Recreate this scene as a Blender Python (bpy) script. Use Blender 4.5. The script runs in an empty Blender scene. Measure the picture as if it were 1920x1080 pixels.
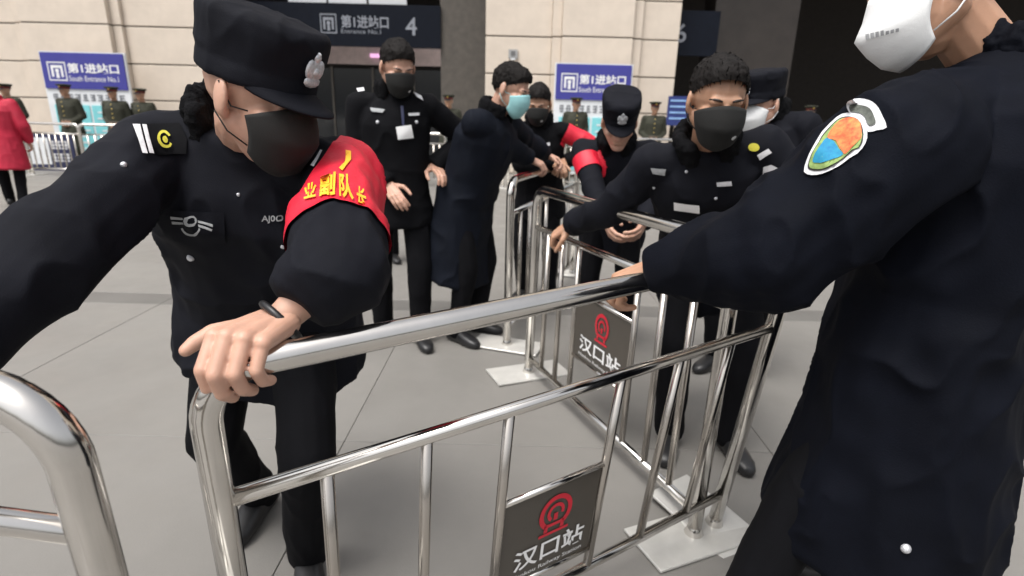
import bpy, bmesh, math, random
import numpy as np
from mathutils import Vector, Matrix, Quaternion
from mathutils.bvhtree import BVHTree
random.seed(7)
S = bpy.context.scene
R = math.radians
# ------------------------------------------------------------------ camera
CAM_H, F_PX = 1.32, 1050.0
PITCH, ROLL = math.atan(318 / F_PX), R(1.5)
cam = bpy.data.cameras.new('camera')
cam.sensor_width = 36.0
cam.lens = F_PX / 1920 * 36
cam.clip_start, cam.clip_end = 0.05, 500
cam.dof.use_dof = True; cam.dof.focus_distance = 1.05; cam.dof.aperture_fstop = 4.2
cam_ob = bpy.data.objects.new('camera', cam)
S.collection.objects.link(cam_ob)
cam_ob.matrix_world = (Matrix.Translation((0, 0, CAM_H)) @ Matrix.Rotation(math.pi / 2 - PITCH, 4, 'X')
                       @ Matrix.Rotation(ROLL, 4, 'Z'))
S.camera = cam_ob
CW = cam_ob.matrix_world.copy()
CPOS = CW.translation.copy()
# ------------------------------------------------------------------ overcast sky, soft sun, exposure
SUN_EL, SUN_AZ = 66.0, 215.0
w = bpy.data.worlds.new('World'); S.world = w; w.use_nodes = True
nt = w.node_tree; nt.nodes.clear()
sky = nt.nodes.new('ShaderNodeTexSky'); sky.sky_type = 'NISHITA'; sky.sun_disc = False
sky.sun_elevation = R(SUN_EL); sky.sun_rotation = R(SUN_AZ)
sky.air_density = 1.0; sky.dust_density = 7.0; sky.ozone_density = 1.0
hs = nt.nodes.new('ShaderNodeHueSaturation'); hs.inputs['Saturation'].default_value = 0.25
bg = nt.nodes.new('ShaderNodeBackground'); bg.inputs['Strength'].default_value = 0.15
wo = nt.nodes.new('ShaderNodeOutputWorld')
nt.links.new(sky.outputs[0], hs.inputs['Color']); nt.links.new(hs.outputs[0], bg.inputs['Color'])
nt.links.new(bg.outputs[0], wo.inputs['Surface'])
sl = bpy.data.lights.new('sun', 'SUN'); sl.energy = 1.2; sl.angle = R(25); sl.color = (1, 0.97, 0.93)
so = bpy.data.objects.new('sun', sl); S.collection.objects.link(so)
sd = Vector((math.sin(R(SUN_AZ)) * math.cos(R(SUN_EL)), math.cos(R(SUN_AZ)) * math.cos(R(SUN_EL)), math.sin(R(SUN_EL))))
so.rotation_euler = sd.to_track_quat('Z', 'Y').to_euler()
S.view_settings.view_transform = 'Standard'; S.view_settings.look = 'None'
S.view_settings.exposure = 0.6; S.view_settings.gamma = 1.0
S.view_settings.use_curve_mapping = False

# ------------------------------------------------------------------ helpers: pixel rays of the survey
def ray(px, py):
    """world direction of a photo pixel, scaled to unit depth along the view axis"""
    return CW.to_3x3() @ Vector(((px - 960) / F_PX, -(py - 540) / F_PX, -1.0))
def at(px, py, d): return CPOS + ray(px, py) * d
def on_h(px, py, h=0.0):
    r = ray(px, py); return CPOS + r * ((h - CPOS.z) / r.z)
def on_y(px, py, y):
    r = ray(px, py); return CPOS + r * ((y - CPOS.y) / r.y)
def on_plane(px, py, p, n):
    r = ray(px, py); return CPOS + r * ((p - CPOS).dot(n) / r.dot(n))

# ------------------------------------------------------------------ helpers: objects
def link(o, parent=None):
    S.collection.objects.link(o)
    if parent: o.parent = parent
    return o
def tag(o, label=None, cat=None, group=None, kind=None):
    for k, v in (('label', label), ('category', cat), ('group', group), ('kind', kind)):
        if v: o[k] = v
    return o
def empty(name, loc=(0, 0, 0), parent=None):
    o = bpy.data.objects.new(name, None); o.empty_display_size = 0.1; o.location = loc
    return link(o, parent)
def orig(o):
    """world position of a root empty"""
    return o.matrix_basis.copy()

class MB:
    def __init__(s): s.v = []; s.f = []
    def add(s, vs, fs):
        b = len(s.v); s.v += [tuple(x) for x in vs]; s.f += [tuple(i + b for i in f) for f in fs]; return s
    def box(s, c, size, M=None):
        c = Vector(c); hx, hy, hz = size[0] / 2, size[1] / 2, size[2] / 2
        vs = [Vector((x * hx, y * hy, z * hz)) for x in (-1, 1) for y in (-1, 1) for z in (-1, 1)]
        if M is not None: vs = [M @ v for v in vs]
        return s.add([c + v for v in vs], [(0, 1, 3, 2), (4, 6, 7, 5), (0, 4, 5, 1), (2, 3, 7, 6), (0, 2, 6, 4), (1, 5, 7, 3)])
    def rings(s, rings, cap=True):
        n = len(rings[0]); vs = [p for r in rings for p in r]; fs = []
        for i in range(len(rings) - 1):
            for j in range(n):
                k = (j + 1) % n
                fs.append((i * n + j, i * n + k, (i + 1) * n + k, (i + 1) * n + j))
        if cap:
            fs.append(tuple(range(n - 1, -1, -1))); fs.append(tuple((len(rings) - 1) * n + j for j in range(n)))
        return s.add(vs, fs)
    def tube(s, path, r, seg=14, cap=True):
        path = [Vector(p) for p in path]; n = len(path)
        rr = r if isinstance(r, (list, tuple)) else [r] * n
        t0 = (path[1] - path[0]).normalized()
        a = t0.orthogonal().normalized(); rings = []
        for i in range(n):
            t = (path[min(i + 1, n - 1)] - path[max(i - 1, 0)]).normalized()
            a = (a - t * a.dot(t)).normalized(); b = t.cross(a)
            rings.append([path[i] + (a * math.cos(q) + b * math.sin(q)) * rr[i]
                          for q in [2 * math.pi * j / seg for j in range(seg)]])
        return s.rings(rings, cap)
    def cap(s, p0, p1, r0, r1, seg=14):
        """tapered capsule"""
        p0, p1 = Vector(p0), Vector(p1); t = (p1 - p0)
        t = t.normalized() if t.length > 1e-6 else Vector((0, 0, 1))
        a = t.orthogonal().normalized(); b = t.cross(a); rings = []
        prof = [(p0, r0, -math.sin(q), math.cos(q)) for q in (1.45, 1.0, 0.5, 0.0)] + \
               [(p1, r1, math.sin(q), math.cos(q)) for q in (0.0, 0.5, 1.0, 1.45)]
        for c, r, dz, k in prof:
            rings.append([c + t * dz * r + (a * math.cos(q) + b * math.sin(q)) * r * k
                          for q in [2 * math.pi * j / seg for j in range(seg)]])
        return s.rings(rings)
    def ell(s, c, r, M=None, seg=16, n=10):
        c = Vector(c); rings = []
        for i in range(n):
            q = -math.pi / 2 + math.pi * (i + 0.15) / (n - 0.7)
            ring = []
            for j in range(seg):
                p = 2 * math.pi * j / seg
                v = Vector((r[0] * math.cos(q) * math.cos(p), r[1] * math.cos(q) * math.sin(p), r[2] * math.sin(q)))
                ring.append(c + (M @ v if M is not None else v))
            rings.append(ring)
        return s.rings(rings)
    def loft(s, secs, seg=22, sq=2.0):
        """secs: (centre, x axis, y axis, rx, ry); superellipse sections"""
        rings = []
        for c, ax, ay, rx, ry in secs:
            ring = []
            for j in range(seg):
                q = 2 * math.pi * j / seg; cq, sn = math.cos(q), math.sin(q)
                e = 2.0 / sq
                ring.append(Vector(c) + ax * rx * math.copysign(abs(cq) ** e, cq) + ay * ry * math.copysign(abs(sn) ** e, sn))
            rings.append(ring)
        return s.rings(rings)
    def xf(s, M):
        s.v = [tuple(M @ Vector(v)) for v in s.v]; return s
    def mesh(s, name):
        me = bpy.data.meshes.new(name); me.from_pydata(s.v, [], s.f); me.update(); return me
    def build(s, name, mat, parent=None, smooth=False, world=False):
        me = s.mesh(name); return obj(name, me, mat, parent, smooth, world)

def obj(name, me, mat, parent=None, smooth=False, world=False):
    """world=True: the mesh is in world coordinates and moves into its root's frame"""
    if world and parent is not None:
        M = parent.matrix_basis.inverted()
        if parent.parent is not None: M = M @ parent.parent.matrix_basis.inverted()
        me.transform(M)
    o = bpy.data.objects.new(name, me)
    if mat is not None:
        me.materials.clear(); me.materials.append(mat)
    if smooth: me.polygons.foreach_set('use_smooth', [True] * len(me.polygons))
    return link(o, parent)
def fix_normals(me):
    bm = bmesh.new(); bm.from_mesh(me); bmesh.ops.recalc_face_normals(bm, faces=bm.faces); bm.to_mesh(me); bm.free(); return me
def bevel_box(size, b=0.012, seg=2):
    bm = bmesh.new(); bmesh.ops.create_cube(bm, size=1.0)
    for v in bm.verts: v.co = Vector((v.co.x * size[0], v.co.y * size[1], v.co.z * size[2]))
    bmesh.ops.bevel(bm, geom=list(bm.edges), offset=b, segments=seg, affect='EDGES', profile=0.6)
    me = bpy.data.meshes.new('block'); bm.to_mesh(me); bm.free(); return me
def fillet(pts, r, n=7):
    pts = [Vector(p) for p in pts]; out = [pts[0]]
    for i in range(1, len(pts) - 1):
        a, b, c = pts[i - 1], pts[i], pts[i + 1]
        d0, d1 = (a - b).normalized(), (c - b).normalized()
        ang = d0.angle(d1); off = r / math.tan(ang / 2)
        p0, p1 = b + d0 * off, b + d1 * off
        cen = b + (d0 + d1).normalized() * (r / math.sin(ang / 2))
        q0, q1 = p0 - cen, p1 - cen
        for k in range(n + 1):
            out.append(cen + q0.normalized().slerp(q1.normalized(), k / n).normalized() * r)
    out.append(pts[-1]); return out
def copy_tree(o, parent=None):
    c = o.copy(); link(c); c.parent = parent
    for ch in list(o.children): copy_tree(ch, c)
    return c

# ------------------------------------------------------------------ helpers: noise and remeshing
def vnoise(P, seed=0):
    P = np.asarray(P, dtype=np.float64); i = np.floor(P).astype(np.int64); f = P - i
    u = f * f * (3 - 2 * f)
    def h(ix, iy, iz):
        n = (ix * 374761393 + iy * 668265263 + iz * 2147483647 + seed * 1274126177) & 0xffffffff
        n = ((n ^ (n >> 13)) * 1274126177) & 0xffffffff
        return ((n ^ (n >> 16)) & 0xffff) / 65535.0
    r = 0
    for a in (0, 1):
        for b in (0, 1):
            for c in (0, 1):
                wgt = (u[:, 0] if a else 1 - u[:, 0]) * (u[:, 1] if b else 1 - u[:, 1]) * (u[:, 2] if c else 1 - u[:, 2])
                r = r + wgt * h(i[:, 0] + a, i[:, 1] + b, i[:, 2] + c)
    return r
def ridged(P, seed=0):
    n = 0.65 * vnoise(P, seed) + 0.35 * vnoise(P * 2.1 + 7.7, seed + 3)
    return (1 - np.abs(2 * n - 1)) ** 3
def remesh(mb, voxel, smooth=3, fold=0.0, scale=(9, 9, 9), seed=0, fine=0.0):
    me = mb.mesh('tmp'); o = bpy.data.objects.new('tmp', me); S.collection.objects.link(o)
    m = o.modifiers.new('r', 'REMESH'); m.mode = 'VOXEL'; m.voxel_size = voxel; m.adaptivity = 0
    if smooth:
        m = o.modifiers.new('s', 'SMOOTH'); m.factor = 0.5; m.iterations = smooth
    dg = bpy.context.evaluated_depsgraph_get()
    out = bpy.data.meshes.new_from_object(o.evaluated_get(dg))
    bpy.data.objects.remove(o); bpy.data.meshes.remove(me)
    if fold or fine:
        n = len(out.vertices); co = np.empty(n * 3); out.vertices.foreach_get('co', co); co = co.reshape(-1, 3)
        nr = np.empty(n * 3); out.vertices.foreach_get('normal', nr); nr = nr.reshape(-1, 3)
        sc = np.array(scale)
        wv = co + 0.05 * np.stack([vnoise(co * 6 + 3, seed + 11), vnoise(co * 6 + 9, seed + 12), vnoise(co * 6 + 17, seed + 13)], 1)
        d = np.zeros(n)
        if fold: d += fold * (ridged(wv * sc, seed) * 1.3 + vnoise(wv * sc * 0.5, seed + 5) - 0.75)
        if fine: d += fine * (vnoise(co * 160, seed + 21) - 0.5 + 0.6 * (vnoise(co * 90, seed + 22) - 0.5))
        co = co + nr * d[:, None]; out.vertices.foreach_set('co', co.ravel()); out.update()
    return out
def join_meshes(ms):
    bm = bmesh.new()
    for m in ms: bm.from_mesh(m)
    out = bpy.data.meshes.new('joined'); bm.to_mesh(out); bm.free()
    for m in ms: bpy.data.meshes.remove(m)
    return out

# ------------------------------------------------------------------ materials
MATS = {}
def mat(name, color, rough=0.8, metal=0.0, var=0.15, nscale=6.0, bump=0.0, bscale=120.0, spec=0.5, sheen=0.0,
        emit=None, estr=0.0, sss=0.0, color2=None, stretch=(1, 1, 1), trans=0.0, rvar=0.0):
    if name in MATS: return MATS[name]
    m = bpy.data.materials.new(name); m.use_nodes = True; t = m.node_tree; n = t.nodes; L = t.links
    b = n['Principled BSDF']
    tc = n.new('ShaderNodeTexCoord'); mp = n.new('ShaderNodeMapping'); mp.inputs['Scale'].default_value = stretch
    L.new(tc.outputs['Object'], mp.inputs['Vector'])
    nz = n.new('ShaderNodeTexNoise'); nz.inputs['Scale'].default_value = nscale; nz.inputs['Detail'].default_value = 6
    nz.inputs['Roughness'].default_value = 0.62
    L.new(mp.outputs[0], nz.inputs['Vector'])
    mx = n.new('ShaderNodeMix'); mx.data_type = 'RGBA'
    c = Vector(color[:3]); c2 = Vector(color2) if color2 else c * (1 + var)
    c1 = c if color2 else c * (1 - var)
    mx.inputs[6].default_value = (*c1, 1); mx.inputs[7].default_value = (*c2, 1)
    cr = n.new('ShaderNodeMapRange'); cr.inputs[1].default_value = 0.3; cr.inputs[2].default_value = 0.7
    L.new(nz.outputs['Fac'], cr.inputs[0]); L.new(cr.outputs[0], mx.inputs[0])
    L.new(mx.outputs[2], b.inputs['Base Color'])
    b.inputs['Roughness'].default_value = rough; b.inputs['Metallic'].default_value = metal
    b.inputs['Specular IOR Level'].default_value = spec
    if rvar:
        rm = n.new('ShaderNodeMapRange'); rm.inputs[1].default_value = 0.3; rm.inputs[2].default_value = 0.7
        rm.inputs[3].default_value = max(0.02, rough - rvar); rm.inputs[4].default_value = rough + rvar
        nz2 = n.new('ShaderNodeTexNoise'); nz2.inputs['Scale'].default_value = nscale * 2.7; nz2.inputs['Detail'].default_value = 8
        L.new(mp.outputs[0], nz2.inputs['Vector']); L.new(nz2.outputs['Fac'], rm.inputs[0]); L.new(rm.outputs[0], b.inputs['Roughness'])
    if sheen:
        b.inputs['Sheen Weight'].default_value = sheen; b.inputs['Sheen Roughness'].default_value = 0.5
    if sss:
        b.inputs['Subsurface Weight'].default_value = sss; b.inputs['Subsurface Radius'].default_value = (0.01, 0.004, 0.002)
        b.inputs['Subsurface Scale'].default_value = 1.0
    if trans: b.inputs['Transmission Weight'].default_value = trans
    if emit: b.inputs['Emission Color'].default_value = (*emit, 1); b.inputs['Emission Strength'].default_value = estr
    if bump:
        bz = n.new('ShaderNodeTexNoise'); bz.inputs['Scale'].default_value = bscale; bz.inputs['Detail'].default_value = 4
        L.new(mp.outputs[0], bz.inputs['Vector'])
        bp = n.new('ShaderNodeBump'); bp.inputs['Strength'].default_value = bump; bp.inputs['Distance'].default_value = 0.004
        L.new(bz.outputs['Fac'], bp.inputs['Height']); L.new(bp.outputs[0], b.inputs['Normal'])
    MATS[name] = m; return m

M_paving = mat('paving_granite', (0.188, 0.180, 0.167), 0.5, var=0.09, nscale=1.3, bump=0.15, bscale=180, rvar=0.12)
M_joint = mat('joint_mortar', (0.14, 0.133, 0.122), 0.9)
M_band = mat('dark_paving', (0.125, 0.12, 0.112), 0.55, var=0.1, nscale=3, bump=0.1)
M_stone = mat('cream_stone', (0.61, 0.53, 0.445), 0.8, var=0.07, nscale=2.2, bump=0.25, bscale=70)
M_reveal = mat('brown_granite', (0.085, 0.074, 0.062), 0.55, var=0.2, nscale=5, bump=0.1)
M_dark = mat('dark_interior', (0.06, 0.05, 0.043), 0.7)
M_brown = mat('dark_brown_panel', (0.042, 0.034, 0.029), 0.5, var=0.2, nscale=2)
M_litinterior = mat('lit_interior_tone', (0.55, 0.44, 0.42), 0.7)  # pale pinkish colour stands in for light inside the hall
M_steel = mat('stainless_steel', (0.67, 0.645, 0.61), 0.14, metal=1.0, var=0.07, nscale=8, bump=0.012, bscale=25, rvar=0.05)
M_steel_thin = mat('satin_steel', (0.52, 0.485, 0.445), 0.24, metal=1.0, var=0.08, nscale=7, rvar=0.06, stretch=(1, 1, .2))
M_plate = mat('brushed_plate', (0.55, 0.54, 0.51), 0.4, metal=0.25, var=0.1, nscale=9, bump=0.05, bscale=90)
M_panel = mat('panel_grey_brown', (0.065, 0.056, 0.046), 0.42, var=0.12, nscale=4)
M_red_ink = mat('red_print', (0.52, 0.012, 0.03), 0.5)
M_white_ink = mat('white_print', (0.80, 0.80, 0.80), 0.5, var=0.03)
M_blue = mat('blue_board', (0.045, 0.045, 0.27), 0.45, var=0.08, nscale=2)
M_cyan = mat('cyan_board', (0.22, 0.62, 0.66), 0.45, var=0.12, nscale=3)
M_whiteb = mat('white_board', (0.72, 0.74, 0.76), 0.5, var=0.05)
M_navyb = mat('navy_board', (0.02, 0.024, 0.07), 0.45)
M_signband = mat('sign_band', (0.006, 0.008, 0.014), 0.5, spec=.12)

# ------------------------------------------------------------------ text
def text_mesh(body, bold=0.0):
    cu = bpy.data.curves.new('t', 'FONT'); cu.body = body; cu.size = 1.0; cu.resolution_u = 3; cu.offset = bold
    o = bpy.data.objects.new('t', cu); S.collection.objects.link(o)
    me = bpy.data.meshes.new_from_object(o.evaluated_get(bpy.context.evaluated_depsgraph_get()))
    bpy.data.objects.remove(o); bpy.data.curves.remove(cu)
    vs = [Vector((v.co.x, v.co.y)) for v in me.vertices]; fs = [tuple(p.vertices) for p in me.polygons]
    bpy.data.meshes.remove(me)
    x0 = min(v.x for v in vs); x1 = max(v.x for v in vs); y0 = min(v.y for v in vs); y1 = max(v.y for v in vs)
    return [((v.x - x0) / (x1 - x0), (v.y - y0) / (y1 - y0)) for v in vs], fs, (x1 - x0) / (y1 - y0)
def text_on(name, body, M, x0, x1, z0, z1, mt, parent, bold=0.0):
    """text filling x0..x1, z0..z1 of the local XZ plane of M, facing -Y"""
    vs, fs, _ = text_mesh(body, bold)
    mb = MB(); mb.add([M @ Vector((x0 + u * (x1 - x0), 0, z0 + v * (z1 - z0))) for u, v in vs], fs)
    return mb.build(name, mt, parent)
# ================================================================== SETTING
# ground: one sheet to the horizon, paving slabs lying on it
mb = MB(); mb.add([(-300, -200, -0.03), (300, -200, -0.03), (300, 350, -0.03), (-300, 350, -0.03)], [(0, 1, 2, 3)])
ground = tag(mb.build('ground', M_joint), kind='structure')
xe = [1.11 + 1.8 * k for k in range(-6, 7)]
ye = [-5.1, -3.3, -1.5, 0.27, 2.07, 3.74, 5.78, 7.6, 9.4, 11.2, 13.0, 14.8, 16.6]
slab_cache = {}
def slab(x0, x1, y0, y1, m, name='paving_slab'):
    key = (round(x1 - x0, 3), round(y1 - y0, 3), m.name)
    if key not in slab_cache:
        me = bevel_box((x1 - x0 - 0.003, y1 - y0 - 0.003, 0.03), 0.0015, 1); me.materials.append(m); slab_cache[key] = me
    o = bpy.data.objects.new(name, slab_cache[key]); link(o, ground)
    o.location = ((x0 + x1) / 2, (y0 + y1) / 2, -0.0155 + random.uniform(-0.0006, 0.0004))
for i in range(len(xe) - 1):
    for j in range(len(ye) - 1):
        y0, y1 = ye[j], ye[j + 1]
        if j == 5:
            slab(xe[i], xe[i + 1], y0, y0 + 0.24, M_band, 'band_slab'); y0 += 0.24
        slab(xe[i], xe[i + 1], y0, y1, M_paving)
mb = MB()   # the paving carries on beyond the slabs that can be told apart
for x0, y0, x1, y1 in ((-300, -200, xe[0], 350), (xe[-1], -200, 300, 350), (xe[0], -200, xe[-1], ye[0]), (xe[0], ye[-1], xe[-1], 350)):
    mb.add([(x0, y0, -0.004), (x1, y0, -0.004), (x1, y1, -0.004), (x0, y1, -0.004)], [(0, 1, 2, 3)])
tag(mb.build('far_paving', M_paving, ground))

# ------------------------------------------------------------------ station building
FY = 14.2
bld = tag(empty('station_building', (0, FY, 0)), 'cream stone railway station front with dark recessed entrances between stepped pillars', 'building')
def px_x(px, py=120, y=FY): return on_y(px, py, y).x
def wpart(name, mb_, m, parent): return mb_.build(name, m, parent, world=True)
COURSE, Z0 = 0.82, 3.15 - 0.82 * 4
def pillar(xl, xpl, xpr, xr):
    p = empty('pillar', (xl, 0, 0), bld)     # local frame: x from xl, y from FY
    W = xr - xl; core = MB(); core.box((W / 2, 0.63, 4.6), (W - 0.05, 1.16, 9.4))
    core.box(((xpl + xpr) / 2 - xl, -0.06, 4.6), (xpr - xpl - 0.06, 0.3, 9.4)); core.build('core', M_joint, p)
    a, b = xpl - xl, xpr - xl
    segs = [(0, a - 0.22, 0.0, 0.5), (a - 0.216, a, -0.11, 0.5), (a + 0.004, b - 0.004, -0.24, 0.55), (b, b + 0.216, -0.11, 0.5), (b + 0.22, W, 0.0, 0.5)]
    for k in range(-1, 12):
        z0 = Z0 + k * COURSE; z1 = z0 + COURSE
        if z1 < 0.1: continue
        z0 = max(z0, 0.005)
        for s0, s1, yf, dp in segs:
            me = bevel_box((s1 - s0, dp, z1 - z0 - 0.028), 0.016, 2); me.materials.append(M_stone)
            o = bpy.data.objects.new('stone_block', me); link(o, p)
            o.location = ((s0 + s1) / 2, yf + dp / 2 + random.uniform(-0.003, 0.003), (z0 + z1) / 2)
    return p
pillar(px_x(-330), px_x(67), px_x(228), px_x(393))
pillar(px_x(910), px_x(1050), px_x(1180), px_x(1268))
pillar(px_x(2010), px_x(2180), px_x(2320), px_x(2480))
# recessed parts between the pillars
mb = MB()
xa, xb = px_x(393) - 0.4, px_x(910) + 0.4
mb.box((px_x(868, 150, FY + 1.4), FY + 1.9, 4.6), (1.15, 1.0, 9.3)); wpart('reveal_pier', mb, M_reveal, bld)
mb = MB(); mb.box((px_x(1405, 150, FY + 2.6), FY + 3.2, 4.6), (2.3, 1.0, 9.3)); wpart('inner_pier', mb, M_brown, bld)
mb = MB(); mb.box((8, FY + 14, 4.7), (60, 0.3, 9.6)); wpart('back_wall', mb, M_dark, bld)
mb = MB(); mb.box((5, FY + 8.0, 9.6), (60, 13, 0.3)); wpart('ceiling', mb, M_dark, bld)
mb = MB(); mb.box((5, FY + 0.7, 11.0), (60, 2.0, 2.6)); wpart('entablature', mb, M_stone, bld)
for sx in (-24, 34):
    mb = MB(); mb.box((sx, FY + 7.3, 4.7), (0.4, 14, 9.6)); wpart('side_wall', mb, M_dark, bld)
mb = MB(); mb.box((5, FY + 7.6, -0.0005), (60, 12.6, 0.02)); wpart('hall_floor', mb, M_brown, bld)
# glazed shop front behind the entrance: mullions, panes and a pale panel painted as the lit interior
yg = FY + 2.6
gx0, gx1 = px_x(380, 100, yg), px_x(850, 100, yg)
zt, zb = on_y(700, 82, yg).z, on_y(700, 120, yg).z
mb = MB(); mb.box(((gx0 + gx1) / 2, yg + 0.3, (zt + zb) / 2), (gx1 - gx0, 0.12, zt - zb)); wpart('lit_interior_panel', mb, M_litinterior, bld)
M_glassd = mat('dark_glass', (0.02, 0.022, 0.025), 0.08, var=0.0, spec=0.5)
n = 6
for k in range(n):
    x0 = gx0 + (gx1 - gx0) * k / n; x1 = gx0 + (gx1 - gx0) * (k + 1) / n
    mb = MB(); mb.box(((x0 + x1) / 2, yg + 0.3, zb / 2 - 0.05), (x1 - x0 - 0.06, 0.02, zb - 0.12)); g = wpart('glass_door', mb, M_glassd, bld)
    mb = MB(); mb.box((x0, yg + 0.28, zb / 2 - 0.03), (0.06, 0.07, zb - 0.06)); wpart('mullion', mb, M_reveal, bld)
for k in range(3):
    x0 = px_x(560 + 72 * k, 0, yg); x1 = px_x(628 + 72 * k, 0, yg); z0 = on_y(700, 6, yg - 1).z
    mb = MB(); mb.box(((x0 + x1) / 2, yg - 0.75, z0 + 0.5), (x1 - x0, 0.04, 1.0)); wpart('window', mb, M_whiteb, bld)  # opaque whitish panes, the reflected sky is put into their colour
mb = MB(); mb.box((px_x(703, 102, yg), yg + 0.2, on_y(703, 103, yg).z), (0.36, 0.05, 0.1))
M_pinkscreen = mat('pink_screen', (0.6, 0.3, 0.5), 0.4, emit=(1.0, 0.55, 0.9), estr=0.6)
wpart('lit_display', mb, M_pinkscreen, bld)
# name band above the entrance
yb = FY + 1.3
bx0, bx1 = px_x(392, 50, yb), px_x(826, 50, yb); bz0, bz1 = on_y(720, 88, yb).z, on_y(720, 8, yb).z
band = tag(empty('entrance_sign', (bx0, yb, bz0)), 'dark overhead entrance sign band with white characters and the number 4', 'sign')
MB().box(((bx1 - bx0) / 2, 0.08, (bz1 - bz0) / 2), (bx1 - bx0, 0.16, bz1 - bz0)).build('board', M_signband, band)
M_dimwhite = mat('dim_white_letters', (0.24, 0.255, 0.29), 0.5)
I4 = Matrix.Translation((0, -0.006, 0))
def bxz(px, py): p = on_y(px, py, yb); return p.x - bx0, p.z - bz0
def text_px(name, body, x0, y0, x1, y1, m, parent, bold=0.02):
    a = bxz(x0, y1); b = bxz(x1, y0); text_on(name, body, I4, a[0], b[0], a[1], b[1], m, parent, bold)
text_px('lettering', '第1进站口', 640, 30, 728, 52, M_dimwhite, band)
text_px('lettering', 'Entrance No.1', 640, 56, 714, 62, M_dimwhite, band, 0.0)
text_px('number', '4', 761, 33, 781, 66, M_dimwhite, band, 0.01)
def icon(x0, z0, x1, z1, M, m, parent):
    """white framed gate with a figure"""
    w_, h_ = x1 - x0, z1 - z0; t = 0.09 * w_; mb = MB()
    def rc(a, b, c, d): mb.add([M @ Vector((x0 + a * w_, 0, z0 + b * h_)), M @ Vector((x0 + c * w_, 0, z0 + b * h_)), M @ Vector((x0 + c * w_, 0, z0 + d * h_)), M @ Vector((x0 + a * w_, 0, z0 + d * h_))], [(0, 1, 2, 3)])
    rc(0, 0, .06, 1); rc(.94, 0, 1, 1); rc(.06, 0, .94, .06); rc(.06, .94, .94, 1)
    rc(.18, .68, .82, .82); rc(.18, .2, .30, .68); rc(.70, .2, .82, .68)
    rc(.42, .14, .58, .42)
    c = [M @ Vector((x0 + (.5 + .11 * math.cos(q)) * w_, 0, z0 + (.53 + .11 * math.sin(q)) * h_)) for q in [k * math.pi / 6 for k in range(12)]]
    mb.add(c, [tuple(range(12))]); return mb.build('pictogram', m, parent)
a = bxz(602, 62); b = bxz(630, 26); icon(a[0], a[1], b[0], b[1], I4, M_dimwhite, band)
# number 6 at the next entrance
p6 = on_y(1277, 62, FY + 0.5)
six = tag(empty('number_sign', (p6.x - 0.25, FY + 0.5, p6.z - 0.35)), 'dark number plate reading 6 beside the cream pillar', 'sign')
MB().box((0.6, 0.05, 0.35), (1.1, 0.1, 1.0)).build('board', M_signband, six)
text_on('number', '6', I4, 0.12, 0.38, 0.14, 0.56, M_dimwhite, six, 0.01)
# small box on the pillar
pb = on_y(962, 101, FY - 0.02)
wb = tag(empty('wall_box', (pb.x, FY, pb.z)), 'small grey electrical box with white rim on the cream pillar', 'box')
MB().box((0, -0.03, 0), (0.21, 0.06, 0.19)).build('case', mat('box_grey', (0.32, 0.32, 0.32), 0.5), wb)
MB().box((0, -0.065, 0.01), (0.10, 0.014, 0.09)).build('cover', mat('box_dark', (0.12, 0.12, 0.12), 0.5), wb)
MB().box((0, -0.033, -0.115), (0.12, 0.05, 0.035)).build('conduit', M_whiteb, wb)

# ------------------------------------------------------------------ standing notice boards
def glyphs(name, n, y, x0, x1, z0, z1, m, parent, seed):
    """a line of print too blurred to read: broken strokes in character cells"""
    rg = random.Random(seed); mb = MB(); cw = (x1 - x0) / n; h_ = z1 - z0
    for k in range(n):
        cx = x0 + cw * (k + .5)
        for q in range(3): mb.box((cx, y, z0 + h_ * (.12 + .38 * q)), (cw * rg.uniform(.45, .8), .004, h_ * .16))
        for q in range(2): mb.box((cx + cw * rg.uniform(-.28, .28), y, z0 + h_ * rg.uniform(.4, .6)), (cw * .12, .005, h_ * rg.uniform(.5, .9)))
    return mb.build(name, m, parent)
def notice(pxl, pxr, pyt, pym, pyb, y, label, text2):
    a = on_y(pxl, pyt, y); b = on_y(pxr, pyt, y); W = b.x - a.x; T = a.z; Mz = on_y(pxl, pym, y).z; Bz = max(0.12, on_y(pxl, pyb, y).z)
    r = tag(empty('notice_board', (a.x, y, 0)), label, 'notice board')
    MB().box((W / 2, 0.06, (T + Bz) / 2), (W + 0.06, 0.06, T - Bz + 0.04)).build('frame', M_whiteb, r)
    MB().box((W / 2, 0.018, (T + Mz) / 2), (W, 0.03, T - Mz)).build('header', M_blue, r)
    h = T - Mz
    icon(W * .07, Mz + h * .22, W * .29, Mz + h * .74, Matrix.Translation((0, -0.002, 0)), M_white_ink, r)
    text_on('lettering', '第1进站口', Matrix.Translation((0, -0.002, 0)), W * .31, W * .93, Mz + h * .44, Mz + h * .72, M_white_ink, r, 0.025)
    text_on('lettering', 'South Entrance No.1', Matrix.Translation((0, -0.002, 0)), W * .31, W * .91, Mz + h * .22, Mz + h * .37, M_white_ink, r, 0.0)
    hh = Mz - Bz
    glyphs('printed_heading', 10, 0.024, W * .05, W * .95, Mz - hh * .17, Mz - hh * .07, mat('grey_print', (0.2, 0.21, 0.23), 0.5), r, 3)
    for k, (u0, u1) in enumerate(((.06, .485), (.515, .94))):
        MB().box((W * (u0 + u1) / 2, 0.022, Bz + hh * .41), (W * (u1 - u0), 0.02, hh * .72)).build('poster', M_cyan, r)
        for q in range(7):
            MB().box((W * (u0 + (u1 - u0) * (.48 + .04 * (q % 2))), 0.008, Bz + hh * (.13 + .09 * q)), (W * (u1 - u0) * (.8 - .15 * ((q + k) % 3)), 0.006, hh * .022)).build('printed_line', M_whiteb, r)
    for sx in (.1, .9):
        MB().box((W * sx, 0.06, Bz / 2), (0.05, 0.05, Bz)).build('leg', M_steel_thin, r)
    return r
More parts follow.
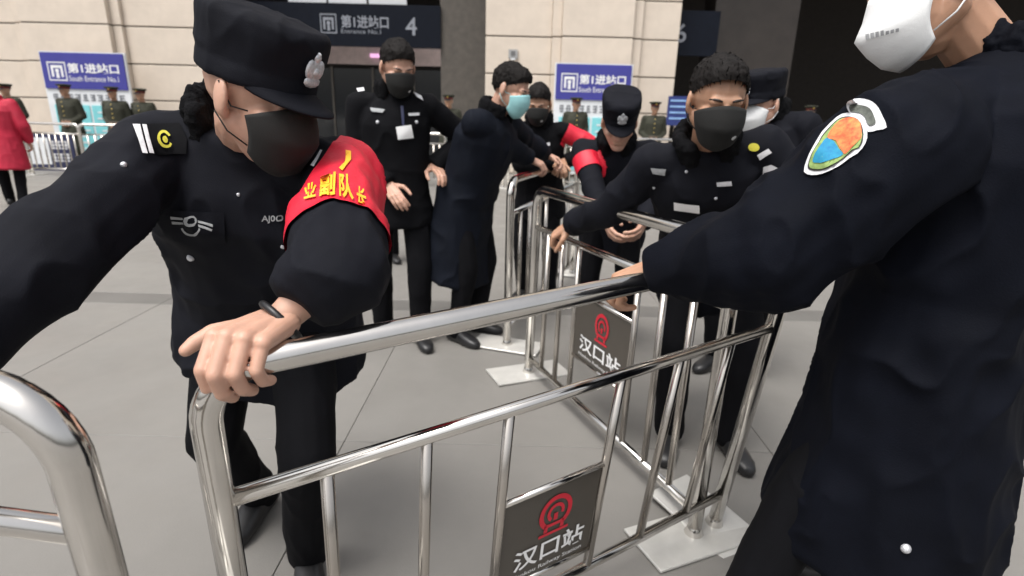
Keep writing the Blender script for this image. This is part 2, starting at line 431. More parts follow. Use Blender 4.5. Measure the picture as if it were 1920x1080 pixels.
notice(72, 228, 97, 165, 292, 13.4, 'blue and cyan entrance notice board before the pillar, beside the navy banner', '武汉站旅客进站须知')
notice(1044, 1186, 119, 186, 330, 13.4, 'blue and cyan entrance notice board before the pillar with the small wall box', '汉口站旅客进站须知')
# navy banner stand with white printing
a = on_y(30, 250, 12.2); b = on_y(148, 322, 12.2)
nb = tag(empty('banner_stand', (a.x, 12.2, 0)), 'low navy banner with white text lines behind the steel crowd barrier', 'banner')
MB().box(((b.x - a.x) / 2, 0, (a.z + b.z) / 2), (b.x - a.x, 0.04, a.z - b.z)).build('panel', M_navyb, nb)
glyphs('printed_line', 6, -.024, 0.72, b.x - a.x - 0.05, b.z + 0.46, b.z + 0.64, M_white_ink, nb, 5)
glyphs('printed_line', 6, -.024, 0.72, b.x - a.x - 0.05, b.z + 0.2, b.z + 0.38, M_white_ink, nb, 6)
MB().box((0.45, -0.024, b.z + 0.42), (0.42, 0.006, 0.55)).build('blank_square', M_whiteb, nb)
for sx in (0.1, b.x - a.x - 0.1): MB().box((sx, 0.03, b.z / 2), (0.04, 0.04, b.z)).build('leg', M_steel_thin, nb)
# small blue information board by the right pillar
a = on_y(1254, 180, 13.6); b = on_y(1286, 236, 13.6)
ib = tag(empty('information_board', (a.x, 13.6, 0)), 'narrow blue information board with pale lines at the pillar edge', 'notice board')
MB().box(((b.x - a.x) / 2, 0, (a.z + b.z) / 2), (b.x - a.x, 0.05, a.z - b.z)).build('panel', mat('deep_blue', (0.02, 0.035, 0.16), 0.5), ib)
for q in range(4):
    MB().box(((b.x - a.x) / 2, -0.03, b.z + 0.16 + 0.13 * q), ((b.x - a.x) * .8, 0.008, 0.04)).build('printed_line', mat('pale_blue', (0.25, 0.42, 0.7), 0.5), ib)
MB().box(((b.x - a.x) / 2, 0.02, b.z / 2), (0.06, 0.05, b.z)).build('post', M_steel_thin, ib)

# ================================================================== CROWD BARRIERS
def emblem(M, cx, cz, s, m, parent):
    """ring open at the foot with a small square spiral inside, like a locomotive front"""
    mb = MB()
    def arc(r0, r1, q0, q1, n=22):
        vs = []; fs = []
        for k in range(n + 1):
            q = q0 + (q1 - q0) * k / n
            for r in (r0, r1): vs.append(M @ Vector((cx + r * s * math.cos(q), 0, cz + r * s * math.sin(q) * 1.12)))
        for k in range(n): fs.append((2 * k, 2 * k + 1, 2 * k + 3, 2 * k + 2))
        mb.add(vs, fs)
    def rc(a, b, c, d): mb.add([M @ Vector((cx + x * s, 0, cz + z * s)) for x, z in ((a, b), (c, b), (c, d), (a, d))], [(0, 1, 2, 3)])
    arc(.74, 1.0, R(-55), R(235)); arc(.34, .52, R(-20), R(235))
    rc(-.62, -1.15, -.40, -.62); rc(.38, -1.15, .60, -.62); rc(-.1, -.5, .14, -.05); rc(-.40, -.86, .38, -.66); rc(-.9, -1.38, .9, -1.2)
    return mb.build('emblem', m, parent)
def barrier(TL, xdir, down, length, H, bars, panel, label, group=None, r=0.0235, rail2=0.185, name='crowd_barrier', lower=0.86, feet=True, flip=False):
    """TL: axis point of the top left corner. local x along the rail, z up, y into the scene"""
    x = Vector(xdir).normalized(); z = -Vector(down); z = (z - x * z.dot(x)).normalized(); y = z.cross(x)
    Mw = Matrix(((x.x, y.x, z.x, 0), (x.y, y.y, z.y, 0), (x.z, y.z, z.z, 0), (0, 0, 0, 1)))
    o = empty(name); o.matrix_basis = Matrix.Translation(Vector(TL) - z * H) @ Mw
    if label: tag(o, label, 'barrier', group)
    MB().tube(fillet([(0, 0, 0.012), (0, 0, H), (length, 0, H), (length, 0, 0.012)], 0.085, 9), r, 20).build('frame', M_steel, o, True)
    MB().tube([(r * .8, 0, H - rail2), (length - r * .8, 0, H - rail2)], r * .66, 14).build('upper_rail', M_steel, o, True)
    MB().tube([(r * .8, 0, H - lower), (length - r * .8, 0, H - lower)], r * .66, 14).build('lower_rail', M_steel, o, True)
    for b in bars:
        z0 = H - lower
        MB().tube([(b, 0, H - rail2), (b, 0, z0)], r * .54, 12).build('bar', M_steel_thin, o, True)
    if panel:
        x0, x1, zt, zb = panel
        for zz in (zt, zb): MB().tube([(x0, 0, zz), (x1, 0, zz)], r * .36, 10).build('panel_rail', M_steel, o, True)
        W, Hh = x1 - x0 - r * 1.2, zt - zb - r * .8
        pn = MB().box(((x0 + x1) / 2, 0, (zt + zb) / 2), (W, 0.004, Hh)).build('sign_panel', M_panel, o)
        T = Matrix.Translation((0, -0.0045, 0)); xs = x0 + r * .6; zs = zb + r * .4
        emblem(T, xs + W * .53, zs + Hh * .70, Hh * .185, M_red_ink, pn)
        text_on('lettering', '汉口站', T, xs + W * .13, xs + W * .90, zs + Hh * .15, zs + Hh * .40, M_white_ink, pn, 0.02)
        text_on('lettering', 'Hankou Railway Station', T, xs + W * .13, xs + W * .90, zs + Hh * .04, zs + Hh * .105, M_white_ink, pn, 0.0)
    if feet:
        for fx in (0, length):
            me = bevel_box((0.2, 0.42, 0.012), 0.003, 1); f = obj('foot', me, M_plate, o); f.location = (fx, 0, 0.006)
            MB().cap((fx, 0, 0.012), (fx, 0, 0.03), r * 1.35, r * 1.1, 16).build('collar', M_steel, o, True)
    return o
def to_local(o, p): return o.matrix_basis.inverted() @ p

# barrier A, carried across the foreground
A_TL, A_TR = at(372, 700, 0.78), at(1492, 470, 1.52)
downA = CW.to_3x3() @ Vector((-400, -2660, -1050))
xA = (A_TR - A_TL); LA = xA.length; xA.normalize(); zA = -downA; zA = (zA - xA * zA.dot(xA)).normalized(); nA = zA.cross(xA)
def ua(px, py): return (on_plane(px, py, A_TL, nA) - A_TL).dot(xA)
def va(px, py): return (on_plane(px, py, A_TL, nA) - A_TL).dot(zA)
HA = 1.0
barsA = [ua(613, 890), ua(800, 830), ua(955, 780), ua(1166, 705), ua(1276, 672), ua(1372, 640)]
rail2 = -va(700, 850); pt, pbm = va(1030, 912), va(1040, 1058)
barA = barrier(A_TL, xA, downA, LA, HA, barsA, (barsA[2], barsA[3], HA + pt, HA + pbm),
               'polished steel crowd barrier with station panel, gripped by the leaning capped guard', 'crowd barriers of the station', rail2=rail2, r=0.0225)
# barrier B, meeting A at its far corner
dn = Vector((0, 0, -1))
B_L = on_h(958, 692); B_R = on_h(1262, 985)
B_L, B_R = Vector((B_L.x + 0.06, B_L.y, 0)), Vector((B_R.x + 0.02, B_R.y, 0))
LB = (B_R - B_L).length
sp = [LB * k / 9 for k in range(1, 9)]; barsB = [s_ for i_, s_ in enumerate(sp) if i_ not in (3, 4)]
downB = Vector((-0.04, 0.05, -1))
barB = barrier(B_L + Vector((0.05, -0.04, 0.99)), B_R - B_L, downB, LB, 0.99, barsB, (sp[2], sp[5], 0.60, 0.30),
               'steel crowd barrier with station panel before the bareheaded black-masked guard', 'crowd barriers of the station', lower=0.90)
# barrier C, running back from B's corner to the man in the long coat
C0 = at(958, 338, 3.1); C0.z = 0.99
C1 = at(1085, 300, 4.7); C1.z = 0.99
barrier(C0, C1 - C0, dn, (C1 - C0).length, 0.985, [(C1 - C0).length * k / 9 for k in range(1, 9)], None,
        'steel crowd barrier held by the man in the long navy coat', 'crowd barriers of the station')
# barrier D, cut by the frame at the left
D_R = at(100, 745, 0.56); D_L = D_R + Vector((-1.45, 0.14, 0.05))
downD = CW.to_3x3() @ Vector((-330, -2660, -1050))
barrier(D_L, D_R - D_L, downD, (D_R - D_L).length, 0.985, [1.45 * k / 9 for k in range(1, 9)], None,
        'steel crowd barrier end with rounded corner beside the leaning capped guard', 'crowd barriers of the station', rail2=0.175, r=0.0225)
# row of barriers before the building
first = None
row_lab = ['behind the person in the red coat', 'in front of the navy banner', 'before the cyan posters beside the navy banner', 'behind the leaning capped guard',
           'beside the soldier at the dark pier', 'behind the man in the long coat', 'behind the man with red sleeve bands',
           'before the notice board near the wall box', 'behind the capped guard with bowed head', 'before the brown pier of entrance 6']
y_r = 11.2
spots = [(-70, 30), (38, 150), (153, 262), (265, 370), (735, 836), (846, 945), (955, 1052), (1062, 1160), (1170, 1270), (1470, 1575)]
for i, (pa, pb_) in enumerate(spots):
    pL = on_h(pa, 326 + 0.012 * pa); pL = Vector((on_y(pa, 240, y_r).x, y_r + random.uniform(-.1, .1), 0))
    pR = Vector((on_y(pb_, 240, y_r).x, y_r + random.uniform(-.1, .1), 0)); L_ = (pR - pL).length
    if first is None:
        o = barrier(pL + Vector((0, 0, 1.0)), pR - pL, dn, L_, 1.0, [L_ * k / 9 for k in range(1, 9)], None, None, r=0.026); first = o; L0 = L_
    else:
        o = copy_tree(first); x_ = (pR - pL).normalized(); a_ = math.atan2(x_.y, x_.x)
        o.matrix_basis = Matrix.Translation(pL) @ Matrix.Rotation(a_, 4, 'Z') @ Matrix.Diagonal((L_ / L0, 1, 1, 1))
    tag(o, 'steel crowd barrier in the far row, ' + row_lab[i], 'barrier', 'barriers in a row before the station')
# ================================================================== PEOPLE: builders
M_skin = mat('skin', (0.50, 0.29, 0.21), 0.5, var=0.10, nscale=22, bump=0.06, bscale=350, sss=0.12)
M_skin2 = mat('tanned_skin', (0.42, 0.235, 0.15), 0.5, var=0.10, nscale=22, bump=0.06, bscale=350, sss=0.12)
M_hair = mat('black_hair', (0.009, 0.0075, 0.007), 0.7, var=0.3, nscale=60, bump=0.6, bscale=260, stretch=(1, 1, 0.25), spec=.15)
M_navy = mat('navy_cloth', (0.0055, 0.006, 0.0095), 0.8, var=0.25, nscale=5, bump=0.22, bscale=420, sheen=0.0, spec=0.14)
M_black = mat('black_cloth', (0.0042, 0.0043, 0.0055), 0.82, var=0.25, nscale=5, bump=0.22, bscale=420, sheen=0.0, spec=0.10)
M_coat = mat('dark_blue_coat', (0.0040, 0.0056, 0.0105), 0.78, var=0.3, nscale=5, bump=0.2, bscale=300, sheen=0.0, spec=0.14)
M_night = mat('night_blue_coat', (0.0026, 0.0034, 0.0068), 0.8, var=0.3, nscale=5, bump=0.2, bscale=300, spec=0.10)
M_fur = mat('black_fur', (0.006, 0.006, 0.007), 0.95, var=0.3, nscale=60, bump=0.9, bscale=240, spec=0.1)
M_olive = mat('olive_cloth', (0.026, 0.027, 0.016), 0.85, var=0.2, nscale=6, bump=0.15)
M_redcoat = mat('red_coat', (0.42, 0.008, 0.035), 0.7, var=0.15, nscale=6, bump=0.2, bscale=200)
M_shoe = mat('black_leather', (0.012, 0.012, 0.013), 0.4, var=0.2, nscale=10)
M_bmask = mat('black_mask', (0.006, 0.006, 0.0055), 0.85, var=0.2, nscale=20, bump=0.2, bscale=500)
M_wmask = mat('white_mask', (0.74, 0.75, 0.75), 0.75, var=0.05, nscale=10, bump=0.15, bscale=400)
M_tmask = mat('teal_mask', (0.30, 0.58, 0.60), 0.75, var=0.1, nscale=12, bump=0.15, bscale=300)
M_valve = mat('mask_valve', (0.6, 0.6, 0.6), 0.45)
M_silver = mat('silver_badge', (0.62, 0.63, 0.66), 0.4, metal=0.6, var=0.25, nscale=120, bump=0.6, bscale=300)
M_patchw = mat('white_thread', (0.66, 0.66, 0.68), 0.8, var=0.12, nscale=80, bump=0.3, bscale=500)
M_yellow = mat('yellow_thread', (0.55, 0.50, 0.05), 0.8, var=0.15, nscale=60)
M_gold = mat('yellow_print', (0.85, 0.42, 0.02), 0.6, var=0.08, nscale=40)
M_redband = mat('red_armband', (0.58, 0.008, 0.03), 0.55, var=0.12, nscale=12, bump=0.2, bscale=220)
M_grey_thread = mat('grey_thread', (0.33, 0.34, 0.35), 0.8, var=0.2, nscale=90, bump=0.3, bscale=500)
M_lash = mat('eyelash', (0.02, 0.014, 0.012), 0.6)

def ik(a, b, l1, l2, pole):
    d = b - a; D = min(d.length, (l1 + l2) * 0.998); u = d.normalized()
    x = (l1 * l1 - l2 * l2 + D * D) / (2 * D); h = math.sqrt(max(l1 * l1 - x * x, 0))
    p = pole - u * pole.dot(u); p = p.normalized() if p.length > 1e-5 else u.orthogonal().normalized()
    return a + u * x + p * h
def frame(fwd, up):
    """head frame: x = person's left, y = forward, z = up"""
    y = Vector(fwd).normalized(); z = Vector(up); z = (z - y * z.dot(y)).normalized(); x = y.cross(z)
    return Matrix(((x.x, y.x, z.x), (x.y, y.y, z.y), (x.z, y.z, z.z)))

def head_prims(mb, M, s=1.0, lids=True):
    def P(x, y, z): return M @ Vector((x * s, y * s, z * s))
    R3 = M.to_3x3()
    mb.ell(P(0, -.012, .03), (.076 * s, .097 * s, .088 * s), R3)
    mb.ell(P(0, .03, -.033), (.061 * s, .064 * s, .086 * s), R3)
    for q in (-1, 1):
        mb.cap(P(q * .052, .0, -.045), P(q * .012, .066, -.1), .024 * s, .02 * s)
        mb.ell(P(q * .041, .058, -.02), (.026 * s, .026 * s, .022 * s), R3)
        mb.ell(P(q * .0805, -.008, -.004), (.009 * s, .020 * s, .033 * s), R3 @ Matrix.Rotation(q * R(-20), 3, 'Z') @ Matrix.Rotation(R(12), 3, 'X'))
        mb.ell(P(q * .078, .0, -.028), (.008 * s, .010 * s, .012 * s), R3)
        if lids: mb.ell(P(q * .031, .080, .0), (.016 * s, .011 * s, .010 * s), R3)
        mb.ell(P(q * .011, .099, -.033), (.010 * s, .011 * s, .008 * s), R3)
    mb.cap(P(-.034, .079, .021), P(.034, .079, .021), .014 * s, .014 * s)
    mb.cap(P(0, .090, .012), P(0, .110, -.028), .0085 * s, .0125 * s)
    mb.cap(P(-.018, .082, -.066), P(.018, .082, -.066), .011 * s, .011 * s)
    mb.ell(P(0, .077, -.1), (.02 * s, .016 * s, .017 * s), R3)

def hair_obj(M, s, parent, m=None, front=.066, vox=.005, bulk=1.0):
    mb = MB(); R3 = M.to_3x3()
    mb.ell(M @ Vector((0, -.017 * s, .036 * s)), (.083 * s * bulk, .103 * s * bulk, .095 * s * bulk), R3)
    mb.ell(M @ Vector((0, .02 * s, .075 * s)), (.066 * s, .070 * s, .052 * s), R3)
    me = remesh(mb, vox, 1, fold=0.0035, scale=(45, 45, 30), seed=3, fine=0.005)
    bm = bmesh.new(); bm.from_mesh(me)
    sl_ = (front + .052) / .185
    n = R3 @ Vector((0, -sl_, 1)).normalized()
    bmesh.ops.bisect_plane(bm, geom=bm.verts[:] + bm.edges[:] + bm.faces[:], plane_co=M @ Vector((0, .087 * s, front * s)), plane_no=n, clear_inner=True)
    bm.normal_update()
    # tufts lying back and forward over the crown, so the outline and hairline break up
    rg = random.Random(int(abs(M.translation.x) * 1000) + 5)
    base = [(v.co.copy(), v.normal.copy()) for v in bm.verts]
    Yv, Zv = R3 @ Vector((0, 1, 0)), R3 @ Vector((0, 0, 1)); cen = M.translation
    for k in range(420):
        p, nn = base[rg.randrange(len(base))]
        loc = (M.inverted() @ p) / s
        flow = (Yv * (1.0 if loc.y > -.01 else -.35) - Zv * (.35 if loc.z > .07 else .9)) + Vector((rg.uniform(-.5, .5), rg.uniform(-.5, .5), rg.uniform(-.3, .3)))
        tn = (flow - nn * flow.dot(nn)).normalized(); d_ = (tn + nn * rg.uniform(.10, .38)).normalized(); sd2 = nn.cross(tn)
        L_ = rg.uniform(.011, .022) * s; w2 = rg.uniform(.0025, .0045) * s
        b0 = p - nn * .003 - tn * .005
        q_ = [bm.verts.new(b0 + sd2 * w2), bm.verts.new(b0 - sd2 * w2), bm.verts.new(b0 + nn * w2 * 1.3), bm.verts.new(b0 + d_ * L_ - nn * L_ * .16)]
        for t3 in ((0, 2, 3), (2, 1, 3), (1, 0, 3)): bm.faces.new([q_[i3] for i3 in t3])
    bm.to_mesh(me); bm.free()
    return obj('hair', me, m or M_hair, parent, True, True)

def face_details(M, s, parent):
    R3 = M.to_3x3()
    for q in (-1, 1):
        mb = MB(); mb.tube([M @ (Vector((q * x, y, z)) * s) for x, y, z in ((.014, .0935, .0245), (.024, .0935, .0275), (.036, .0900, .0290), (.049, .0790, .0265))], [.0022 * s, .0036 * s, .0032 * s, .0014 * s], 8)
        mb.build('eyebrow', M_lash, parent, True, True)
        mb = MB(); mb.tube([M @ (Vector((q * x, y, z)) * s) for x, y, z in ((.0185, .0875, -.0035), (.025, .0902, -.0020), (.033, .0902, -.0020), (.0445, .0835, -.0035))], [.0010 * s, .0024 * s, .0024 * s, .0010 * s], 8)
        mb.build('eye', M_lash, parent, True, True)

def mask_obj(M, s, m, parent, ridge=0.0, valve=False, top=.016, puff=1.0, bottom=-.118):
    prof = [(.103, top), (.121, -.02), (.125 + .016 * ridge, -.048), (.116 + .010 * ridge, -.080), (.106, -.108), (.078, bottom - .006)]
    nu, nv = 25, 16; vs = []; fs = []
    for j in range(nv):
        t = j / (nv - 1) * (len(prof) - 1); k = min(int(t), len(prof) - 2); f = t - k; f = f * f * (3 - 2 * f) * .4 + f * .6
        py = prof[k][0] * (1 - f) + prof[k + 1][0] * f; pz = prof[k][1] * (1 - f) + prof[k + 1][1] * f
        v = j / (nv - 1)
        ez = (-.020) * (1 - v) + (-.088) * v; ey = .040 + .010 * math.sin(v * math.pi)
        ex = .0715 - .021 * v * v
        for i in range(nu):
            u = -1 + 2 * i / (nu - 1); a = abs(u)
            b = a ** (1.9 - .75 * ridge)
            x = math.copysign(ex * math.sin(a * math.pi / 2) ** (1.0 - .12), u) if a else 0
            y = py * (1 - b) + ey * b; z = pz * (1 - a ** 1.5) + ez * a ** 1.5
            y *= 1 + (puff - 1) * (1 - b)
            vs.append(M @ Vector((x * s, y * s, z * s)))
    for j in range(nv - 1):
        for i in range(nu - 1):
            fs.append((j * nu + i, j * nu + i + 1, (j + 1) * nu + i + 1, (j + 1) * nu + i))
    mb = MB(); mb.add(vs, fs); me = mb.mesh('mask')
    o = obj('face_mask', me, m, parent, True, True)
    sm = o.modifiers.new('t', 'SOLIDIFY'); sm.thickness = 0.003; sm.offset = 1.0
    for q in (-1, 1):
        for z0 in (-.012, -.075):
            MB().tube([M @ Vector((q * (.070 if z0 > -.05 else .058) * s, .042 * s, z0 * s)), M @ Vector((q * .079 * s, .014 * s, (z0 * .7 - .005) * s)), M @ Vector((q * .086 * s, -.012 * s, (.022 if z0 > -.05 else -.030) * s))], .0016, 6).build('ear_loop', m, o, True, True)
    if valve:
        c = M @ Vector((-.030 * s, .110 * s, -.066 * s)); R3 = M.to_3x3()
        mb = MB(); mb.ell(c, (.0145, .008, .0145), R3 @ Matrix.Rotation(.5, 3, 'Z'), 16, 8); mb.build('valve', M_valve, o, True, True)
    return o

def police_cap(M, s, parent, m=None, tall=.145, badge=True, visor=.062):
    m = m or M_navy; R3 = M.to_3x3(); X, Y = R3 @ Vector((1, 0, 0)), R3 @ Vector((0, 1, 0))
    secs = []
    for z, rx, ry, yc in ((.026, .0845, .1055, -.012), (.032, .0865, .108, -.012), (.052, .0865, .108, -.012), (.058, .0845, .106, -.012), (.075, .088, .109, -.011),
                          (tall - .03, .0945, .115, -.008), (tall - .012, .094, .113, -.008), (tall - .002, .086, .103, -.008), (tall + .004, .05, .06, -.008)):
        secs.append((M @ Vector((0, yc * s, z * s)), X, Y, rx * s, ry * s))
    mb = MB(); mb.loft(secs, 30, 2.25)
    me = remesh(mb, .005, 1, fold=.004, scale=(14, 14, 14), seed=8)
    cap_ = obj('cap', me, m, parent, True, True)
    vs = []; fs = []; na, nr = 23, 6
    for lay in (0, 1):
        for i in range(na):
            q = R(-68 + 136 * i / (na - 1)); k = math.cos(q * 90 / 68 * .98) ** .6
            for j in range(nr):
                t = j / (nr - 1)
                x = (.083 + .01 * t * k) * math.sin(q); y = -.012 + (.105 + visor * t * k) * math.cos(q) ** .9
                z = .036 - .022 * t * k - .010 * (math.sin(q) ** 2) * t + (.0035 if lay else 0)
                vs.append(M @ Vector((x * s, y * s, z * s)))
    N = na * nr
    for i in range(na - 1):
        for j in range(nr - 1):
            a, b, c, d = i * nr + j, (i + 1) * nr + j, (i + 1) * nr + j + 1, i * nr + j + 1
            fs += [(a, b, c, d), (N + d, N + c, N + b, N + a)]
    for i in range(na - 1):
        a, b = i * nr + nr - 1, (i + 1) * nr + nr - 1; fs.append((a, b, N + b, N + a))
    mb = MB(); mb.add(vs, fs); mb.build('visor', m, cap_, True, True)
    if badge:
        mb = MB(); c0 = Vector((0, .1065, .082))
        Rb = Matrix.Rotation(R(-4), 3, 'X')
        def e(x, z, rx, rz, th=.005): mb.ell(M @ ((c0 + Rb @ Vector((x, 0, z))) * s), (rx * s, th * s, rz * s), R3 @ Rb, 16, 6)
        e(0, 0, .019, .022); e(0, .024, .009, .008); e(0, -.018, .022, .011); e(-.013, .004, .011, .017); e(.013, .004, .011, .017); e(0, .0, .009, .010, .009); e(0, .031, .004, .004, .006)
        mb.build('cap_badge', M_silver, cap_, True, True)
    return cap_

def peaked_cap(M, s, parent):
    R3 = M.to_3x3(); X, Y = R3 @ Vector((1, 0, 0)), R3 @ Vector((0, 1, 0))
    secs = [(M @ Vector((0, y * s, z * s)), X, Y, rx * s, ry * s) for z, rx, ry, y in
            ((.03, .085, .107, -.012), (.07, .086, .108, -.012), (.085, .11, .128, -.005), (.105, .132, .145, .0), (.118, .125, .138, .004), (.125, .07, .08, .004))]
    mb = MB(); mb.loft(secs, 24); c = mb.build('peaked_cap', M_olive, parent, True, True)
    mb = MB(); mb.loft([(M @ Vector((0, -.012 * s, z * s)), X, Y, .0875 * s, .1095 * s) for z in (.034, .066)], 24); mb.build('cap_band', mat('red_band', (.16, .02, .02), .7), c, True, True)
    mb = MB(); mb.ell(M @ Vector((0, .1 * s, .026 * s)), (.072 * s, .052 * s, .007 * s), R3 @ Matrix.Rotation(R(-25), 3, 'X')); mb.build('visor', M_shoe, c, True, True)
    mb = MB(); mb.ell(M @ Vector((0, .116 * s, .075 * s)), (.016 * s, .008 * s, .02 * s), R3); mb.build('cap_badge', mat('gold_badge', (.6, .45, .12), .35, metal=.8), c, True, True)

def hand_prims(mb, wrist, F, N, left, curl=(35, 45, 30), s=1.0, thumb=(0.35, 0.2), spread=0.04, tw=0.0):
    """F: finger direction, N: out of the back of the hand. thumb: (outward, downward) lean"""
    F = Vector(F).normalized(); N = Vector(N); N = (N - F * N.dot(F)).normalized()
    T = (F.cross(N) if left else N.cross(F))           # towards the thumb
    def P(x, y, z): return wrist + (F * x + T * y + N * z) * s
    fing = [((.090, .0295, .002), (.042, .026, .021), .0106), ((.094, .0100, .005), (.047, .029, .022), .0108),
            ((.089, -.0095, .003), (.043, .027, .021), .0102), ((.080, -.0275, -.003), (.034, .021, .018), .0092)]
    for i, (b, ln, r) in enumerate(fing):
        mb.cap(P(.005, b[1] * .62, 0), P(b[0], b[1], b[2]), .0165 * s, .0115 * s)
        a = 0.0; p = Vector(b); sp_ = spread * (1.5 - i)
        for k in range(3):
            a += R(curl[k] * (1.0 + .05 * (i - 1.5)))
            d = Vector((math.cos(a), sp_ * math.cos(a), -math.sin(a))); q = p + d * ln[k]
            r0, r1 = r * (1 - .05 * k), r * (.93 - .07 * k)
            mb.cap(P(*p), P(*q), r0 * s, r1 * s, 12)
            if k == 0: mb.ell(P(p.x, p.y, p.z), (.0112 * s,) * 3)
            p = q
    mb.cap(P(.012, 0, -.004), P(.082, 0, -.003), .021 * s, .017 * s)
    o, dn_ = thumb[:2]
    p0 = Vector((.018, .024, -.008)); fw = thumb[2] if len(thumb) > 2 else 1.0
    p1 = p0 + Vector((.034 * fw, .030 * (1 + o), -.03 * dn_)); p2 = p1 + Vector((.030 * fw, .022 * o, -.03 * dn_ - .004)); p3 = p2 + Vector((.024 * fw, -.004 + .014 * o, -.02 * dn_ - .003))
    mb.cap(P(*p0), P(*p1), .0185 * s, .0125 * s); mb.cap(P(*p1), P(*p2), .012 * s, .0108 * s); mb.cap(P(*p2), P(*p3), .0108 * s, .0088 * s)
    return P

def ringsec(c, ax, ay, rx, ry): return (c, ax, ay, rx, ry)
DETAIL = {'hi': dict(body=.009, head=.0032, hand=.0024, cloth=.0058), 'mid': dict(body=.012, head=.0048, hand=.0036, cloth=.0085), 'lo': dict(body=.016, head=.011, hand=.007, cloth=.015)}
PEOPLE = {}
def person(key, label, root, yaw, h=1.74, lean=0, side=0, hips_up=None, head=(0, 0, 0), face=None, head_up=None, head_c=None, joints={}, wl=None, wr=None,
           pole_l=None, pole_r=None, foot_l=None, foot_r=None, hand_l=None, hand_r=None, top='jacket', top_mat=None, leg_mat=None, hem=.20, skin=None, hairline=.074,
           hat=None, mask=None, hair=True, detail='mid', collar=True, bulk=1.0, group=None, shoulders=.185, head_s=1.0, foldamp=.007, seed=1, hipw=1.0, waistfwd=0.0, valve=False, ridge=0.3, flare=1.0, cuffs=(.052, .052), sleeve=(.070, .062), ext=(0, 0)):
    D = DETAIL[detail]; s = h / 1.75; skin = skin or M_skin
    o = tag(empty('person', (root[0], root[1], 0)), label, 'person', group)
    f = Vector((math.sin(R(yaw)), -math.cos(R(yaw)), 0)); lf = Vector((math.cos(R(yaw)), math.sin(R(yaw)), 0)); up = Vector((0, 0, 1))
    J = {}
    J['hip'] = joints.get('hip', Vector((root[0], root[1], (hips_up or .92) * s)))
    sp_ = (up * math.cos(R(lean)) + f * math.sin(R(lean))); sp_ = (sp_ * math.cos(R(side)) + lf * math.sin(R(side))).normalized()
    J['neck'] = joints.get('neck', J['hip'] + sp_ * .53 * s)
    sp_ = (J['neck'] - J['hip']).normalized(); slen = (J['neck'] - J['hip']).length
    lat = joints.get('lat', lf); lat = (lat - sp_ * lat.dot(sp_)).normalized(); dep = lat.cross(sp_) * -1.0
    if dep.dot(f) < 0: dep = -dep
    J['sl'] = joints.get('sl', J['neck'] - sp_ * .055 * s + lat * shoulders * s)
    J['sr'] = joints.get('sr', J['neck'] - sp_ * .055 * s - lat * shoulders * s)
    for q, w_, pole, sg in (('l', wl, pole_l, 1), ('r', wr, pole_r, -1)):
        sh = J['s' + q]
        wv = joints.get('w' + q, w_ if w_ is not None else sh + lat * sg * .10 * s - up * .50 * s + f * .08 * s)
        el = joints.get('e' + q)
        if el is None: el = ik(sh, wv, .29 * s, .26 * s, pole if pole is not None else (-up * .6 - f * .5 + lat * sg * .5))
        mx = .29 * s + .26 * s
        if (wv - sh).length > mx and ('e' + q) not in joints: wv = sh + (wv - sh).normalized() * mx
        J['e' + q], J['w' + q] = el, wv
        hp = J['hip'] + lat * sg * .095 * s
        ft = foot_l if q == 'l' else foot_r
        an = Vector((ft[0], ft[1], .085 * s)) if ft is not None else Vector((root[0], root[1], .085 * s)) + lf * sg * .11 * s
        J['h' + q] = hp; J['a' + q] = an
        J['k' + q] = joints.get('k' + q) or ik(hp, an, .43 * s, .42 * s, f + lf * sg * .25)
    # head
    if face is None:
        yw, pt_, rl = head; a = R(yaw + yw); face = Vector((math.sin(a) * math.cos(R(pt_)), -math.cos(a) * math.cos(R(pt_)), -math.sin(R(pt_))))
        hu = up + (lf * math.sin(R(rl)))
    else: hu = head_up or up
    R3 = frame(face, hu)
    hc = head_c if head_c is not None else J['neck'] + sp_ * .05 * s + (R3 @ Vector((0, .035, .125))) * s * .9
    HM = Matrix.Translation(hc) @ R3.to_4x4(); J['HM'] = HM; hsz = s * head_s
    # ---- body: one continuous mesh (head, neck, trunk, arms, hands, legs)
    mb = MB(); head_prims(mb, HM, hsz)
    mb.cap(HM @ (Vector((0, -.022, -.05)) * hsz), J['neck'] - sp_ * .03, .054 * s, .06 * s)
    meshes = [remesh(mb, D['head'], 2)]
    mb = MB()
    mb.cap(J['neck'] - sp_ * .04, J['neck'] + sp_ * .02, .062 * s, .05 * s)
    mb.loft([(J['hip'] + sp_ * slen * t, lat, dep, rx * s, ry * s) for t, rx, ry in ((-.1, .10, .08), (0, .14, .1), (.3, .125, .09), (.65, .15, .1), (.88, .13, .075), (1.0, .06, .05))])
    for q in 'lr':
        mb.cap(J['s' + q], J['e' + q], .045 * s, .038 * s); mb.cap(J['e' + q], J['w' + q], .038 * s, .026 * s)
        mb.cap(J['h' + q], J['k' + q], .072 * s, .05 * s); mb.cap(J['k' + q], J['a' + q], .05 * s, .036 * s)
        mb.cap(J['a' + q] - up * .03 * s, J['a' + q] + f * .07 * s - up * .05 * s, .024 * s, .014 * s)
    meshes.append(remesh(mb, D['body'], 2))
    hb = MB()
    for q, spec, sg in (('l', hand_l, 1), ('r', hand_r, -1)):
        fa = (J['w' + q] - J['e' + q]).normalized()
        sp2 = dict(F=fa, N=(lat * sg + f * .2), curl=(25, 35, 25)); sp2.update(spec or {})
        hb.cap(J['w' + q] - fa * .05, J['w' + q], .027 * s, .025 * s)
        hand_prims(hb, J['w' + q], sp2['F'], sp2['N'], q == 'l', sp2['curl'], sp2.get('s', s), sp2.get('thumb', (.35, .3)), sp2.get('spread', .03))
    meshes.append(remesh(hb, D['hand'], 2))
    body = obj('body', join_meshes(meshes), skin, o, True, True)
